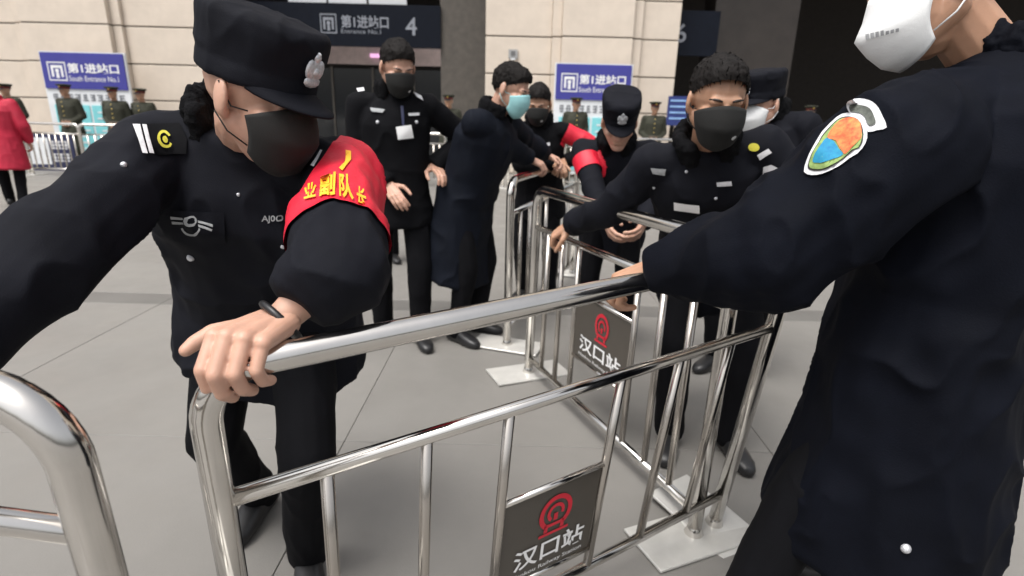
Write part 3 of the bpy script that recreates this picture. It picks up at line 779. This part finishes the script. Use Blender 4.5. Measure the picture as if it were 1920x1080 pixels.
    # ---- clothes
    tm = top_mat or M_navy; lm = leg_mat or M_black; b = bulk
    dnv = (-sp_ * .45 - up * .55).normalized()
    mb = MB()
    prof = [(.0, .188, .142), (.25, .178, .135), (.5, .187, .142), (.72, .196, .145), (.86, .178, .118), (.95, .118, .09), (1.03, .075, .07)]
    secs = [(J['hip'] + dnv * hem * s * t, lat, dep, (rx * b * hipw) * s, ry * b * hipw * s) for t, rx, ry in ((1.0, (.207 + .10 * max(0, hem - .3)) * flare, (.165 + .10 * max(0, hem - .3)) * flare), (.96, (.213 + .10 * max(0, hem - .3)) * flare, (.17 + .1 * max(0, hem - .3)) * flare), (.5, .205 * (1 + flare) / 2, .158 * (1 + flare) / 2))]
    secs += [(J['hip'] + sp_ * slen * t + dep * waistfwd * math.sin(t * 3.1), lat, dep, rx * b * (1 + (hipw - 1) * max(0, 1 - t * 1.6)) * s, ry * b * s) for t, rx, ry in prof]
    mb.loft(secs, 26, 2.3)
    tors = mb
    for q, cuff, ex_ in (('l', cuffs[0], ext[0]), ('r', cuffs[1], ext[1])):
        sh, el, wr_ = J['s' + q], J['e' + q], J['w' + q]
        inner = J['neck'] - sp_ * .05 * s
        mb.cap(inner + (sh - inner) * .3, sh, .060 * s * b, sleeve[0] * .97 * s * b)
        mb.cap(sh, el, sleeve[0] * s * b, sleeve[1] * s * b)
        fa = (wr_ - el); L_ = fa.length; fa.normalize(); ax = fa.orthogonal().normalized(); ay = fa.cross(ax)
        rr = sleeve[1] * s * b
        mb.loft([(el - fa * .03, ax, ay, rr * .85, rr * .85), (el, ax, ay, rr, rr), (el + fa * L_ * .5, ax, ay, (rr + cuff * s) * .52, (rr + cuff * s) * .52), (el + fa * (L_ - .012 + ex_), ax, ay, cuff * s, cuff * s), (el + fa * (L_ - .004 + ex_), ax, ay, cuff * s * .93, cuff * s * .93)], 18)
    me = remesh(mb, D['cloth'], 7 if detail == 'mid' else 5, fold=foldamp if detail != 'lo' else .003, scale=(8, 8, 6), seed=seed)
    jk = obj({'jacket': 'jacket', 'coat': 'coat'}.get(top, top), me, tm, o, True, True); J['top'] = jk
    mb = MB()
    mb.loft([(J['hip'] + up * z * s, lat, dep, rx * s, ry * s) for z, rx, ry in ((.08, .15, .11), (.0, .165, .122), (-.08, .155, .115))], 20)
    for q in 'lr':
        mb.cap(J['h' + q], J['k' + q], .088 * s, .070 * s); mb.cap(J['k' + q], J['a' + q] - up * .01, .070 * s, .058 * s)
    obj('trousers', remesh(mb, D['cloth'] * 1.2, 2, fold=.006 if detail != 'lo' else 0, scale=(9, 9, 4), seed=seed + 3), lm, o, True, True)
    for q, sg in (('l', 1), ('r', -1)):
        an = J['a' + q]; fd = (f + lf * sg * .22).normalized(); sd_ = Vector((-fd.y, fd.x, 0)); g = Vector((an.x, an.y, 0))
        mb = MB()
        mb.loft([(g + fd * y * s + up * (z0 + zh / 2) * s, sd_, up, rx * s, zh / 2 * s) for y, z0, zh, rx in ((-.075, .004, .05, .022), (-.066, .002, .085, .034), (-.03, .001, .10, .038), (.03, .001, .095, .038), (.09, .001, .072, .044), (.15, .001, .058, .042), (.185, .004, .042, .028), (.197, .01, .022, .012))], 18, 2.6)
        mb.build('shoe', M_shoe, o, True, True)
    if collar:
        mb = MB(); nn = 16
        for k in range(nn):
            q = R(40 + 280 * k / (nn - 1)); c = J['neck'] + sp_ * .02 * s + (lat * math.sin(q) * .078 + dep * math.cos(q) * .076) * s * (1.04 if b > 1 else 1)
            mb.cap(c - sp_ * .03 * s, c + sp_ * .035 * s + (lat * math.sin(q) + dep * math.cos(q)) * .008, .026 * s, .020 * s, 10)
        obj('collar', remesh(mb, D['cloth'] * .9, 2, fold=.006, scale=(30, 30, 30), fine=.006, seed=seed + 5), M_fur if collar is True else collar, o, True, True)
    # ---- head gear
    if hair: hair_obj(HM, hsz, o, vox=D['head'] * 1.3, front=hairline)
    if hat == 'cap': police_cap(HM, hsz, o)
    elif hat == 'peaked': peaked_cap(HM, hsz, o)
    if mask is not None: mask_obj(HM, hsz, mask, o, ridge=ridge, valve=valve)
    if detail != 'lo': face_details(HM, hsz, o)
    J['root'] = o; PEOPLE[key] = J
    return J

# ---- marks that lie on cloth: each point is dropped onto the garment's surface
def bvh_of(o):
    me = o.data; M = o.matrix_basis.copy(); p = o.parent
    while p is not None: M = p.matrix_basis @ M; p = p.parent
    vs = [M @ v.co for v in me.vertices]
    return BVHTree.FromPolygons(vs, [tuple(q.vertices) for q in me.polygons])
def drop(bvh, px, py, off, ref):
    r = ray(px, py); hit = bvh.ray_cast(CPOS, r.normalized())
    if hit[0] is None or abs((hit[0] - CPOS).dot(ray(960, 540)) - ref) > .05:
        return CPOS + r * (ref - off)
    return hit[0] + hit[1] * off if hit[1].dot(r) < 0 else hit[0] - r.normalized() * off
def depth_at(bvh, px, py):
    hit = bvh.ray_cast(CPOS, ray(px, py).normalized())
    return (hit[0] - CPOS).dot(ray(960, 540).normalized()) if hit[0] is not None else None
def patch(name, pts, m, parent, bvh, off=.003, sub=3, dens=1, curve=False):
    cx = sum(p[0] for p in pts) / len(pts); cy = sum(p[1] for p in pts) / len(pts)
    q = []
    for i in range(len(pts)):
        a, b = pts[i], pts[(i + 1) % len(pts)]
        if curve:
            p_, n_ = pts[i - 1], pts[(i + 2) % len(pts)]
            for k in range(dens):
                t = k / dens
                q.append(tuple(.5 * (2 * a[c] + (b[c] - p_[c]) * t + (2 * p_[c] - 5 * a[c] + 4 * b[c] - n_[c]) * t * t + (3 * a[c] - p_[c] - 3 * b[c] + n_[c]) * t ** 3) for c in (0, 1)))
            continue
        for k in range(dens): q.append((a[0] + (b[0] - a[0]) * k / dens, a[1] + (b[1] - a[1]) * k / dens))
    pts = q; n = len(pts)
    d = depth_at(bvh, cx, cy)
    if d is None: d = 1.0
    vs = [drop(bvh, cx, cy, off, d)]; fs = []
    for k in range(1, sub + 1):
        t = k / sub
        vs += [drop(bvh, cx + (x - cx) * t, cy + (y - cy) * t, off, d) for x, y in pts]
    for i in range(n): fs.append((0, 1 + i, 1 + (i + 1) % n))
    for k in range(sub - 1):
        for i in range(n):
            j = (i + 1) % n; fs.append((1 + k * n + i, 1 + (k + 1) * n + i, 1 + (k + 1) * n + j, 1 + k * n + j))
    mb = MB(); mb.add(vs, fs); return mb.build(name, m, parent, True, True)
def disc(cx, cy, rx, ry=None, n=14, rot=0):
    ry = ry or rx; c, s_ = math.cos(R(rot)), math.sin(R(rot))
    return [(cx + rx * math.cos(q) * c - ry * math.sin(q) * s_, cy + rx * math.cos(q) * s_ + ry * math.sin(q) * c) for q in [2 * math.pi * k / n for k in range(n)]]
def ring_patch(name, cx, cy, r0, r1, m, parent, bvh, off=.003, q0=0, q1=360, n=20, ky=1.0):
    d = depth_at(bvh, cx, cy) or 1.0; vs = []; fs = []
    for k in range(n + 1):
        q = R(q0 + (q1 - q0) * k / n)
        for r_ in (r0, r1): vs.append(drop(bvh, cx + r_ * math.cos(q), cy + r_ * ky * math.sin(q), off, d))
    for k in range(n): fs.append((2 * k, 2 * k + 1, 2 * k + 3, 2 * k + 2))
    mb = MB(); mb.add(vs, fs); return mb.build(name, m, parent, True, True)
def text_patch(name, body, quad, m, parent, bvh, off=.003, bold=.02):
    """quad: photo corners top-left, top-right, bottom-right, bottom-left"""
    vs, fs, _ = text_mesh(body, bold); tl, tr, br, bl = [Vector(q) for q in quad]
    c = (tl + tr + br + bl) / 4; d = depth_at(bvh, c.x, c.y) or 1.0; out = []
    for u, v in vs:
        p = (bl * (1 - u) + br * u) * (1 - v) + (tl * (1 - u) + tr * u) * v
        out.append(drop(bvh, p.x, p.y, off, d))
    mb = MB(); mb.add(out, fs); return mb.build(name, m, parent, False, True)
def button(name, px, py, r, parent, bvh, m=None):
    d = depth_at(bvh, px, py)
    if d is None: return
    p = drop(bvh, px, py, 0, d); mb = MB(); mb.ell(p, (r, r, r), None, 12, 8); mb.build(name, m or M_silver, parent, True, True)
def sleeve_band(name, jk, a, b, t0, t1, off, m, parent, tilt0=None, tilt1=None, rad=.14, inner=None):
    """a band cut from the sleeve's own surface between two planes across the arm a-b and raised off it"""
    M = Matrix.Translation(parent.matrix_basis.translation)
    bm = bmesh.new(); bm.from_mesh(jk.data); bm.transform(M)
    ax = (b - a).normalized(); L_ = (b - a).length
    n0 = (tilt0 or ax).normalized(); n1 = (tilt1 or ax).normalized()
    bmesh.ops.bisect_plane(bm, geom=bm.verts[:] + bm.edges[:] + bm.faces[:], plane_co=a + ax * L_ * t0, plane_no=n0, clear_inner=True)
    bmesh.ops.bisect_plane(bm, geom=bm.verts[:] + bm.edges[:] + bm.faces[:], plane_co=a + ax * L_ * t1, plane_no=n1, clear_outer=True)
    if inner is not None:
        bmesh.ops.bisect_plane(bm, geom=bm.verts[:] + bm.edges[:] + bm.faces[:], plane_co=inner[0], plane_no=inner[1], clear_outer=True)
    kill = [v for v in bm.verts if ((v.co - a) - ax * (v.co - a).dot(ax)).length > rad]
    bmesh.ops.delete(bm, geom=kill, context='VERTS')
    bm.normal_update(); ofs = [(v, v.normal.copy()) for v in bm.verts]
    for v, n in ofs: v.co += n * off
    me = bpy.data.meshes.new(name); bm.to_mesh(me); bm.free()
    return obj(name, me, m, parent, True, True)
# ================================================================== PEOPLE
# ---- the capped guard leaning over the barrier
uq = ua(462, 686); Q = A_TL + xA * uq
Fh = Vector((-0.16, -0.98, 0.08)).normalized()
mcp = Q + Vector((0, 0, .041)) + Vector((.0, -.006, 0))
w_left = mcp - Fh * .095
g1 = person('guard1', 'guard in navy cap, black mask and red armband leaning to grip the steel barrier', (-.66, 1.47), 8, h=1.76, detail='hi',
    joints=dict(hip=Vector((-.685, 1.50, .83)), neck=at(458, 240, 1.21), sl=at(640, 338, 1.21), sr=at(303, 290, 1.2), el=at(630, 505, .93), wl=w_left,
                er=at(118, 452, 1.0), wr=at(-95, 660, .88), lat=(at(628, 302, 1.13) - at(304, 308, 1.2))),
    face=Vector((.90, -.28, -.32)), head_up=Vector((-.02, 0, 1)), head_c=at(484, 182, 1.08),
    foot_l=(-.585, 1.36), foot_r=(-.84, 1.62), hem=.17, hat='cap', mask=M_bmask, hair=False, bulk=1.2, skin=M_skin,
    hand_l=dict(F=Fh, N=Vector((0, -.12, 1)), curl=(60, 56, 34), s=1.16, thumb=(.75, .25, .42), spread=.0), ext=(-.035, 0), leg_mat=M_black, top_mat=M_navy, seed=4, foldamp=.013, cuffs=(.060, .06), sleeve=(.064, .066), hipw=1.02, head_s=1.03)
r1, j1 = g1['root'], g1['top']; b1 = bvh_of(j1)
# armband cut from the sleeve
ab = sleeve_band('armband', j1, g1['sl'], g1['el'], -.42, .78, .006, M_redband, r1, tilt0=(g1['el'] - g1['sl']).normalized() + Vector((.5, 0, 0)), rad=.17, inner=(at(600, 318, 1.12), Vector((-.83, -.05, .35))))
bb = bvh_of(ab)
for ch, q in (('业', ((573, 349), (595, 343), (594, 371), (572, 376))), ('副', ((601, 330), (630, 325), (629, 369), (600, 371))),
              ('队', ((636, 327), (659, 331), (662, 379), (635, 371))), ('长', ((668, 350), (684, 358), (688, 394), (666, 386)))):
    text_patch('armband_lettering', ch, q, M_gold, ab, bb, .004, .03)
patch('armband_mark', [(649, 284), (658, 286), (658, 302), (650, 312), (642, 323), (636, 318), (645, 309), (649, 299)], M_gold, ab, bb, .004, 2)
# marks on the jacket
patch('epaulette', [(250, 236), (338, 232), (352, 262), (350, 288), (270, 294)], M_black, r1, b1, .004, 3, 3)
patch('epaulette_bar', [(251, 239), (262, 239), (273, 291), (264, 291)], M_patchw, r1, b1, .008, 2, 2)
patch('epaulette_bar', [(266, 239), (273, 239), (285, 290), (276, 290)], M_patchw, r1, b1, .008, 2, 2)
e_ = ring_patch('epaulette_emblem', 308, 265, 11, 16, M_yellow, r1, b1, .009, 30, 330)
ring_patch('epaulette_emblem', 307, 266, 0.5, 6, M_yellow, r1, b1, .009, 0, 360, 10)
patch('epaulette_bar', [(604, 286), (608, 287), (592, 318), (587, 315)], M_patchw, r1, b1, .008, 2, 2)
patch('chest_pocket', [(328, 394), (422, 398), (424, 452), (376, 462), (328, 448)], M_navy, r1, b1, .006, 8, 6)
patch('badge_wing', [(324, 404), (349, 407), (350, 411), (325, 409)], M_grey_thread, r1, b1, .008, 2, 2)
patch('badge_wing', [(326, 412), (350, 415), (351, 418), (327, 417)], M_grey_thread, r1, b1, .008, 2, 2)
patch('badge_wing', [(374, 412), (401, 419), (400, 423), (375, 417)], M_grey_thread, r1, b1, .008, 2, 2)
patch('badge_wing', [(375, 420), (400, 427), (399, 431), (376, 425)], M_grey_thread, r1, b1, .008, 2, 2)
ring_patch('badge_ring', 362, 413, 6, 10, M_grey_thread, r1, b1, .009); ring_patch('badge_wreath', 363, 420, 15, 19, M_grey_thread, r1, b1, .008, 25, 165)
text_patch('number_lettering', 'AJ00', ((491, 403), (529, 402), (529, 417), (490, 418)), M_grey_thread, r1, b1, .006, .02)
for px_, py_, rr_ in ((358, 483, .009), (447, 365, .004), (232, 309, .006), (530, 463, .005), (361, 632, .004)): button('button', px_, py_, rr_, r1, b1)
# watch
fa = (g1['wl'] - g1['el']).normalized(); wv_ = g1['wl'] - fa * .004 - Vector((0, 0, .003))
mbw = MB(); axw = fa; a_ = axw.orthogonal().normalized(); c_ = axw.cross(a_)
mbw.tube([wv_ + (a_ * math.cos(q) + c_ * math.sin(q)) * .0385 for q in [2 * math.pi * k / 24 for k in range(25)]], .006, 8, False)
ws = mbw.build('wrist_strap', M_shoe, r1, True, True)

# ---- the guard on the right, seen from behind his shoulder
g2 = person('guard2', 'guard in dark padded coat with coloured shoulder shield and white mask', (.90, 1.18), -125, h=1.74, detail='hi',
    joints=dict(hip=Vector((.915, 1.16, .88)), neck=Vector((.93, 1.13, 1.43)), sl=at(1700, 275, .99), el=at(1455, 466, 1.07), wl=at(1226, 505, 1.235), sr=Vector((.99, 1.24, 1.30)),
                er=Vector((.98, 1.50, 1.10)), wr=Vector((.84, 1.60, .95)), lat=Vector((-.57, -.82, 0))),
    face=Vector((-.93, .12, -.34)), head_up=Vector((-.05, .1, 1)), head_c=at(1750, -22, 1.03), foot_l=(.57, 1.12), foot_r=(.98, 1.30), hem=.50, top='coat', top_mat=M_night,
    mask=M_wmask, hair=True, bulk=1.28, skin=M_skin2, seed=9, foldamp=.017, collar=M_night, flare=.94, hipw=1.04, cuffs=(.050, .055), sleeve=(.088, .083), ext=(.0, 0),
    hand_l=dict(F=Vector((-.8, .25, -.5)), N=Vector((-.3, -.35, 1)), curl=(45, 60, 40), thumb=(.3, .8)), ridge=1.0, head_s=1.02)
r2, j2 = g2['root'], g2['top']; b2 = bvh_of(j2)
outer = [(1510, 324), (1515, 301), (1526, 278), (1545, 249), (1571, 223), (1590, 215), (1612, 218), (1624, 234), (1624, 260), (1614, 279), (1593, 299), (1571, 314), (1545, 326), (1525, 330)]
def shrink(pts, k, c=None):
    cx = c[0] if c else sum(p[0] for p in pts) / len(pts); cy = c[1] if c else sum(p[1] for p in pts) / len(pts)
    return [(cx + (x - cx) * k, cy + (y - cy) * k) for x, y in pts]
arch = [(1590, 190), (1604, 187), (1622, 187), (1638, 193), (1648, 203), (1656, 219), (1663, 240), (1645, 245), (1627, 249), (1622, 235), (1612, 222), (1598, 217), (1590, 205)]
patch('shield_arch', arch, M_patchw, r2, b2, .003, 3, 2, True)
patch('shield_arch_field', [(1597, 200), (1619, 200), (1633, 206), (1640, 220), (1642, 234), (1629, 238), (1622, 222), (1611, 214), (1597, 212)], mat('olive_thread', (.09, .10, .085), .8, var=.5, nscale=90), r2, b2, .0045, 3, 3, True)
patch('shield_border', outer, M_patchw, r2, b2, .0045, 4, 2, True)
patch('shield_rim', shrink(outer, .86), mat('dark_thread', (.03, .03, .025), .8), r2, b2, .0058, 4, 3, True)
patch('shield_base', shrink(outer, .80), mat('green_thread', (.22, .32, .10), .8, var=.4, nscale=70), r2, b2, .0070, 4, 3, True)
patch('shield_field', [(1554, 262), (1568, 240), (1588, 228), (1610, 230), (1614, 250), (1608, 270), (1588, 292), (1578, 282), (1570, 268)], mat('red_thread', (.62, .05, .03), .8, color2=(.75, .28, .08), nscale=90), r2, b2, .0082, 4, 3, True)
patch('shield_field', [(1530, 305), (1538, 282), (1551, 264), (1566, 270), (1575, 284), (1582, 294), (1562, 303), (1545, 307)], mat('blue_thread', (.01, .16, .34), .8, color2=(.02, .28, .42), nscale=60), r2, b2, .0082, 4, 3, True)
button('button', 1698, 1028, .010, r2, b2)
# print on the white mask, too blurred to read
mk = [c for c in r2.children if c.name.startswith('face_mask')][0]; bmk = bvh_of(mk)
for k in range(7):
    x_ = 1626 + 9 * k; y_ = 66 - 2.2 * k
    patch('mask_print', [(x_, y_), (x_ + 6, y_ - 1.5), (x_ + 6, y_ + 5), (x_, y_ + 6.5)], M_grey_thread, mk, bmk, .005, 1, 1)
# ---- guard watching, with an identity card
p = on_h(754, 636)
g3 = person('guard3', 'tall bareheaded guard in black with a white identity card, standing with hands raised', (p.x, p.y), 12, h=1.72, lean=5, head_s=1.06, detail='mid', head=(18, 26, 0),
    wr=at(728, 348, 3.02), wl=at(812, 312, 3.15), pole_l=Vector((.5, .3, -.9)), pole_r=Vector((-.6, .3, -.7)), mask=M_bmask, valve=True, top_mat=M_black, hem=.18, seed=12,
    hand_r=dict(F=Vector((.5, -.6, -.5)), N=Vector((-.3, -.5, .6)), curl=(20, 30, 20)), hand_l=dict(F=Vector((.5, -.7, -.25)), N=Vector((.3, -.3, .9)), curl=(15, 40, 30)), foot_l=(p.x + .12, p.y - .05), foot_r=(p.x - .12, p.y + .05))
b3 = bvh_of(g3['top']); r3 = g3['root']
patch('identity_card', [(742, 238), (770, 235), (774, 258), (746, 261)], M_white_ink, r3, b3, .012, 3, 2)
patch('lanyard', [(751, 200), (756, 200), (758, 236), (754, 236)], M_navyb, r3, b3, .010, 2, 2)
patch('badge_wing', [(696, 203), (722, 206), (718, 212), (698, 210)], M_grey_thread, r3, b3, .008, 2, 2)
patch('name_tape', [(765, 213), (785, 212), (786, 217), (766, 218)], M_patchw, r3, b3, .008, 2, 2)
patch('epaulette_bar', [(668, 165), (682, 163), (684, 170), (671, 172)], M_patchw, r3, b3, .012, 2, 2)
patch('epaulette_bar', [(776, 176), (790, 182), (794, 190), (782, 184)], M_patchw, r3, b3, .012, 2, 2)
for px_, py_ in ((708, 229), (781, 229)): button('button', px_, py_, .010, r3, b3)
# ---- somebody behind him
p = on_h(800, 500)
person('guard3b', 'person in black mostly hidden behind the tall bareheaded guard, one leg stepping out', (p.x - .30, p.y + .15), 40, h=1.68, lean=4, detail='mid', head=(0, 10, 0), foot_l=(p.x, p.y + .05),
       foot_r=(p.x - .35, p.y + .2), top_mat=M_black, mask=M_bmask, seed=14, wl=at(800, 350, 4.95))
# ---- man in long coat
p = on_h(874, 630)
g4 = person('man4', 'man in long navy coat and pale teal mask bending over the barrier', (p.x, p.y), 62, h=1.66, lean=22, head_s=1.08, detail='mid', head=(4, 24, 0), hem=.50, top='coat', top_mat=M_coat, bulk=1.12,
    wr=at(1012, 310, 3.45), wl=at(1040, 302, 3.8), pole_r=Vector((-.1, -.5, -.9)), mask=M_tmask, seed=21, hand_r=dict(F=Vector((.9, .1, -.4)), N=Vector((.2, -.3, 1)), curl=(35, 50, 35)), hand_l=dict(F=Vector((.9, -.1, -.4)), N=Vector((.2, .3, 1)), curl=(35, 50, 35)), ridge=.0, foldamp=.01)
# ---- man with red sleeves
p = at(1000, 300, 3.9)
g5 = person('man5', 'man with short hair, dark mask and red bands on both sleeves, hands on rail', (p.x + .06, p.y + .12), -14, h=1.58, lean=15, head_s=1.1, detail='mid', head=(6, 24, 0), top_mat=M_black, mask=M_bmask, valve=True, seed=25,
    wr=at(1040, 306, 3.8), wl=at(1060, 302, 3.85), pole_r=Vector((-.9, 0, -.5)), pole_l=Vector((.9, 0, -.5)), skin=M_skin2, hand_r=dict(F=Vector((.4, -.8, -.3)), N=Vector((-.2, -.3, 1)), curl=(40, 50, 30)), hand_l=dict(F=Vector((-.5, -.8, -.3)), N=Vector((.2, -.3, 1)), curl=(40, 50, 30)))
for q in 'lr':
    sleeve_band('armband', g5['top'], g5['s' + q], g5['e' + q], .05, .8, .006, M_redband, g5['root'], rad=.1)
b5 = bvh_of(g5['top']); patch('name_tape', [(1012, 272), (1030, 267), (1031, 273), (1013, 278)], M_patchw, g5['root'], b5, .01, 2, 2)
# ---- guard with cap, head bowed
p = at(1158, 300, 2.85)
g6 = person('guard6', 'capped guard with head bowed and red armband behind the station barrier', (p.x + .05, p.y + .30), -12, h=1.58, lean=38, head_s=1.08, detail='mid', head=(8, 32, 0), hat='cap', hair=True, mask=None, seed=31,
    wr=at(1142, 430, 2.6), wl=at(1205, 420, 2.6), pole_r=Vector((-.1, .5, -1)))
sleeve_band('armband', g6['top'], g6['sr'], g6['er'], .25, .6, .006, M_redband, g6['root'], rad=.095)
# ---- guard with black mask facing us
p = on_h(1262, 838)
g7 = person('guard7', 'bareheaded guard in a black mask, with a pink shoulder patch', (p.x + .06, p.y + .12), -6, h=1.72, detail='mid',
    joints=dict(hip=Vector((p.x + .10, p.y + .16, .86)), neck=at(1326, 272, 1.88)), face=Vector((-.03, -.96, -.30)), head_c=at(1345, 190, 1.74), head_s=1.06, hairline=.083, mask=M_bmask, valve=True, seed=41, skin=M_skin2, bulk=1.06,
    wr=at(1070, 420, 2.42), wl=at(1400, 480, 1.9), pole_r=Vector((-.2, .2, -1)), pole_l=Vector((.6, 0, -.8)), foot_l=(p.x + .22, p.y - .02), foot_r=(p.x - .02, p.y + .02), top_mat=M_navy, foldamp=.009,
    hand_r=dict(F=Vector((-.6, .3, -.5)), N=Vector((-.3, -.3, .9)), curl=(40, 60, 40)))
b7 = bvh_of(g7['top']); r7 = g7['root']
patch('shoulder_patch', [(1432, 312), (1446, 308), (1460, 316), (1462, 332), (1452, 346), (1434, 356), (1430, 334)], M_patchw, r7, b7, .007, 3, 2)
patch('shoulder_patch', disc(1446, 333, 10, 11), mat('pink_thread', (.55, .08, .20), .8), r7, b7, .011, 2)
patch('epaulette_emblem', disc(1413, 277, 11, 7), M_yellow, r7, b7, .008, 2)
patch('epaulette_bar', [(1419, 290), (1440, 279), (1446, 286), (1425, 299)], M_patchw, r7, b7, .008, 2, 2)
patch('badge_wing', [(1221, 314), (1248, 317), (1247, 327), (1224, 324)], M_grey_thread, r7, b7, .008, 2, 2)
patch('name_tape', [(1344, 341), (1370, 339), (1371, 347), (1345, 349)], M_patchw, r7, b7, .008, 2, 2)
patch('identity_card', [(1266, 376), (1312, 382), (1313, 396), (1266, 390)], M_white_ink, r7, b7, .012, 2, 2)
for px_, py_ in ((1226, 352), (1287, 322), (1342, 372)): button('button', px_, py_, .006, r7, b7)
# ---- guard with white mask behind
p = at(1440, 330, 2.7)
g8 = person('guard8', 'capped guard with white mask looking aside behind the pink-patched guard', (p.x + .02, p.y + .12), -38, h=1.66, lean=8, detail='mid', head=(-18, 10, 0), hat='cap', hair=True, mask=M_wmask, seed=51, head_c=at(1424, 196, 2.6), head_s=1.08)
b8 = bvh_of(g8['top']); patch('shoulder_patch', disc(1472, 292, 11, 15), M_patchw, g8['root'], b8, .01, 2)
# ---- woman in red coat at the left edge
p = on_h(30, 386)
person('red', 'person in bright red knee-length coat and black trousers walking past the navy banner', (p.x, p.y), 200, h=1.66, lean=3, detail='mid', head=(0, 5, 0), hem=.40, bulk=1.22, top='coat', top_mat=M_redcoat, collar=M_redcoat, seed=61, foot_l=(p.x - .15, p.y + .1), foot_r=(p.x + .16, p.y - .05))
# ---- row of soldiers
sol = person('soldier', 'soldier', (0, 0), 0, h=1.76, detail='lo', hat='peaked', hair=False, top='tunic', top_mat=M_olive, leg_mat=M_olive, collar=False, hem=.16, seed=71, bulk=1.05, skin=M_skin2,
             wl=Vector((.10, -.12, .98)), wr=Vector((-.10, -.12, .98)))
rs = sol['root']
MB().loft([(Vector((0, 0, z)), Vector((1, 0, 0)), Vector((0, 1, 0)), .202, .156) for z in (1.0, 1.05)], 24).build('belt', mat('belt_tan', (.05, .035, .02), .6), rs, True)
for k in range(4):
    mbk = MB(); mbk.ell((0, -.158 + .004 * (k - 2) ** 2 * .3, 1.12 + .09 * k), (.012, .01, .012), None, 10, 6); mbk.build('button', mat('gold_button', (.6, .45, .15), .4, metal=.7), rs, True)
ys = 12.35
lab = ['soldier in olive peaked cap beside the person in the red coat', 'soldier in olive peaked cap standing before the cyan posters behind the navy banner',
       'soldier in olive peaked cap at the edge of the board by the navy banner', 'soldier in olive peaked cap between the banner board and the capped guard',
       'soldier in olive peaked cap before the dark entrance pier', 'soldier in olive peaked cap before the board near the wall box',
       'soldier in olive peaked cap beside the narrow blue information board', 'soldier in olive peaked cap before the brown pier of entrance 6']
for k, (px_, l_) in enumerate(zip((28, 133, 228, 272, 842, 1077, 1226, 1512), lab)):
    so_ = rs if k == 0 else copy_tree(rs)
    so_.location = (on_y(px_, 240, ys).x, ys + .08 * math.sin(k * 2.3), 0); so_.rotation_euler = (0, 0, .12 * math.sin(k * 4.1)); s_ = 1 + .015 * math.sin(k * 1.7); so_.scale = (s_, s_, s_)
    tag(so_, l_, 'person', 'soldiers standing in a row before the station')
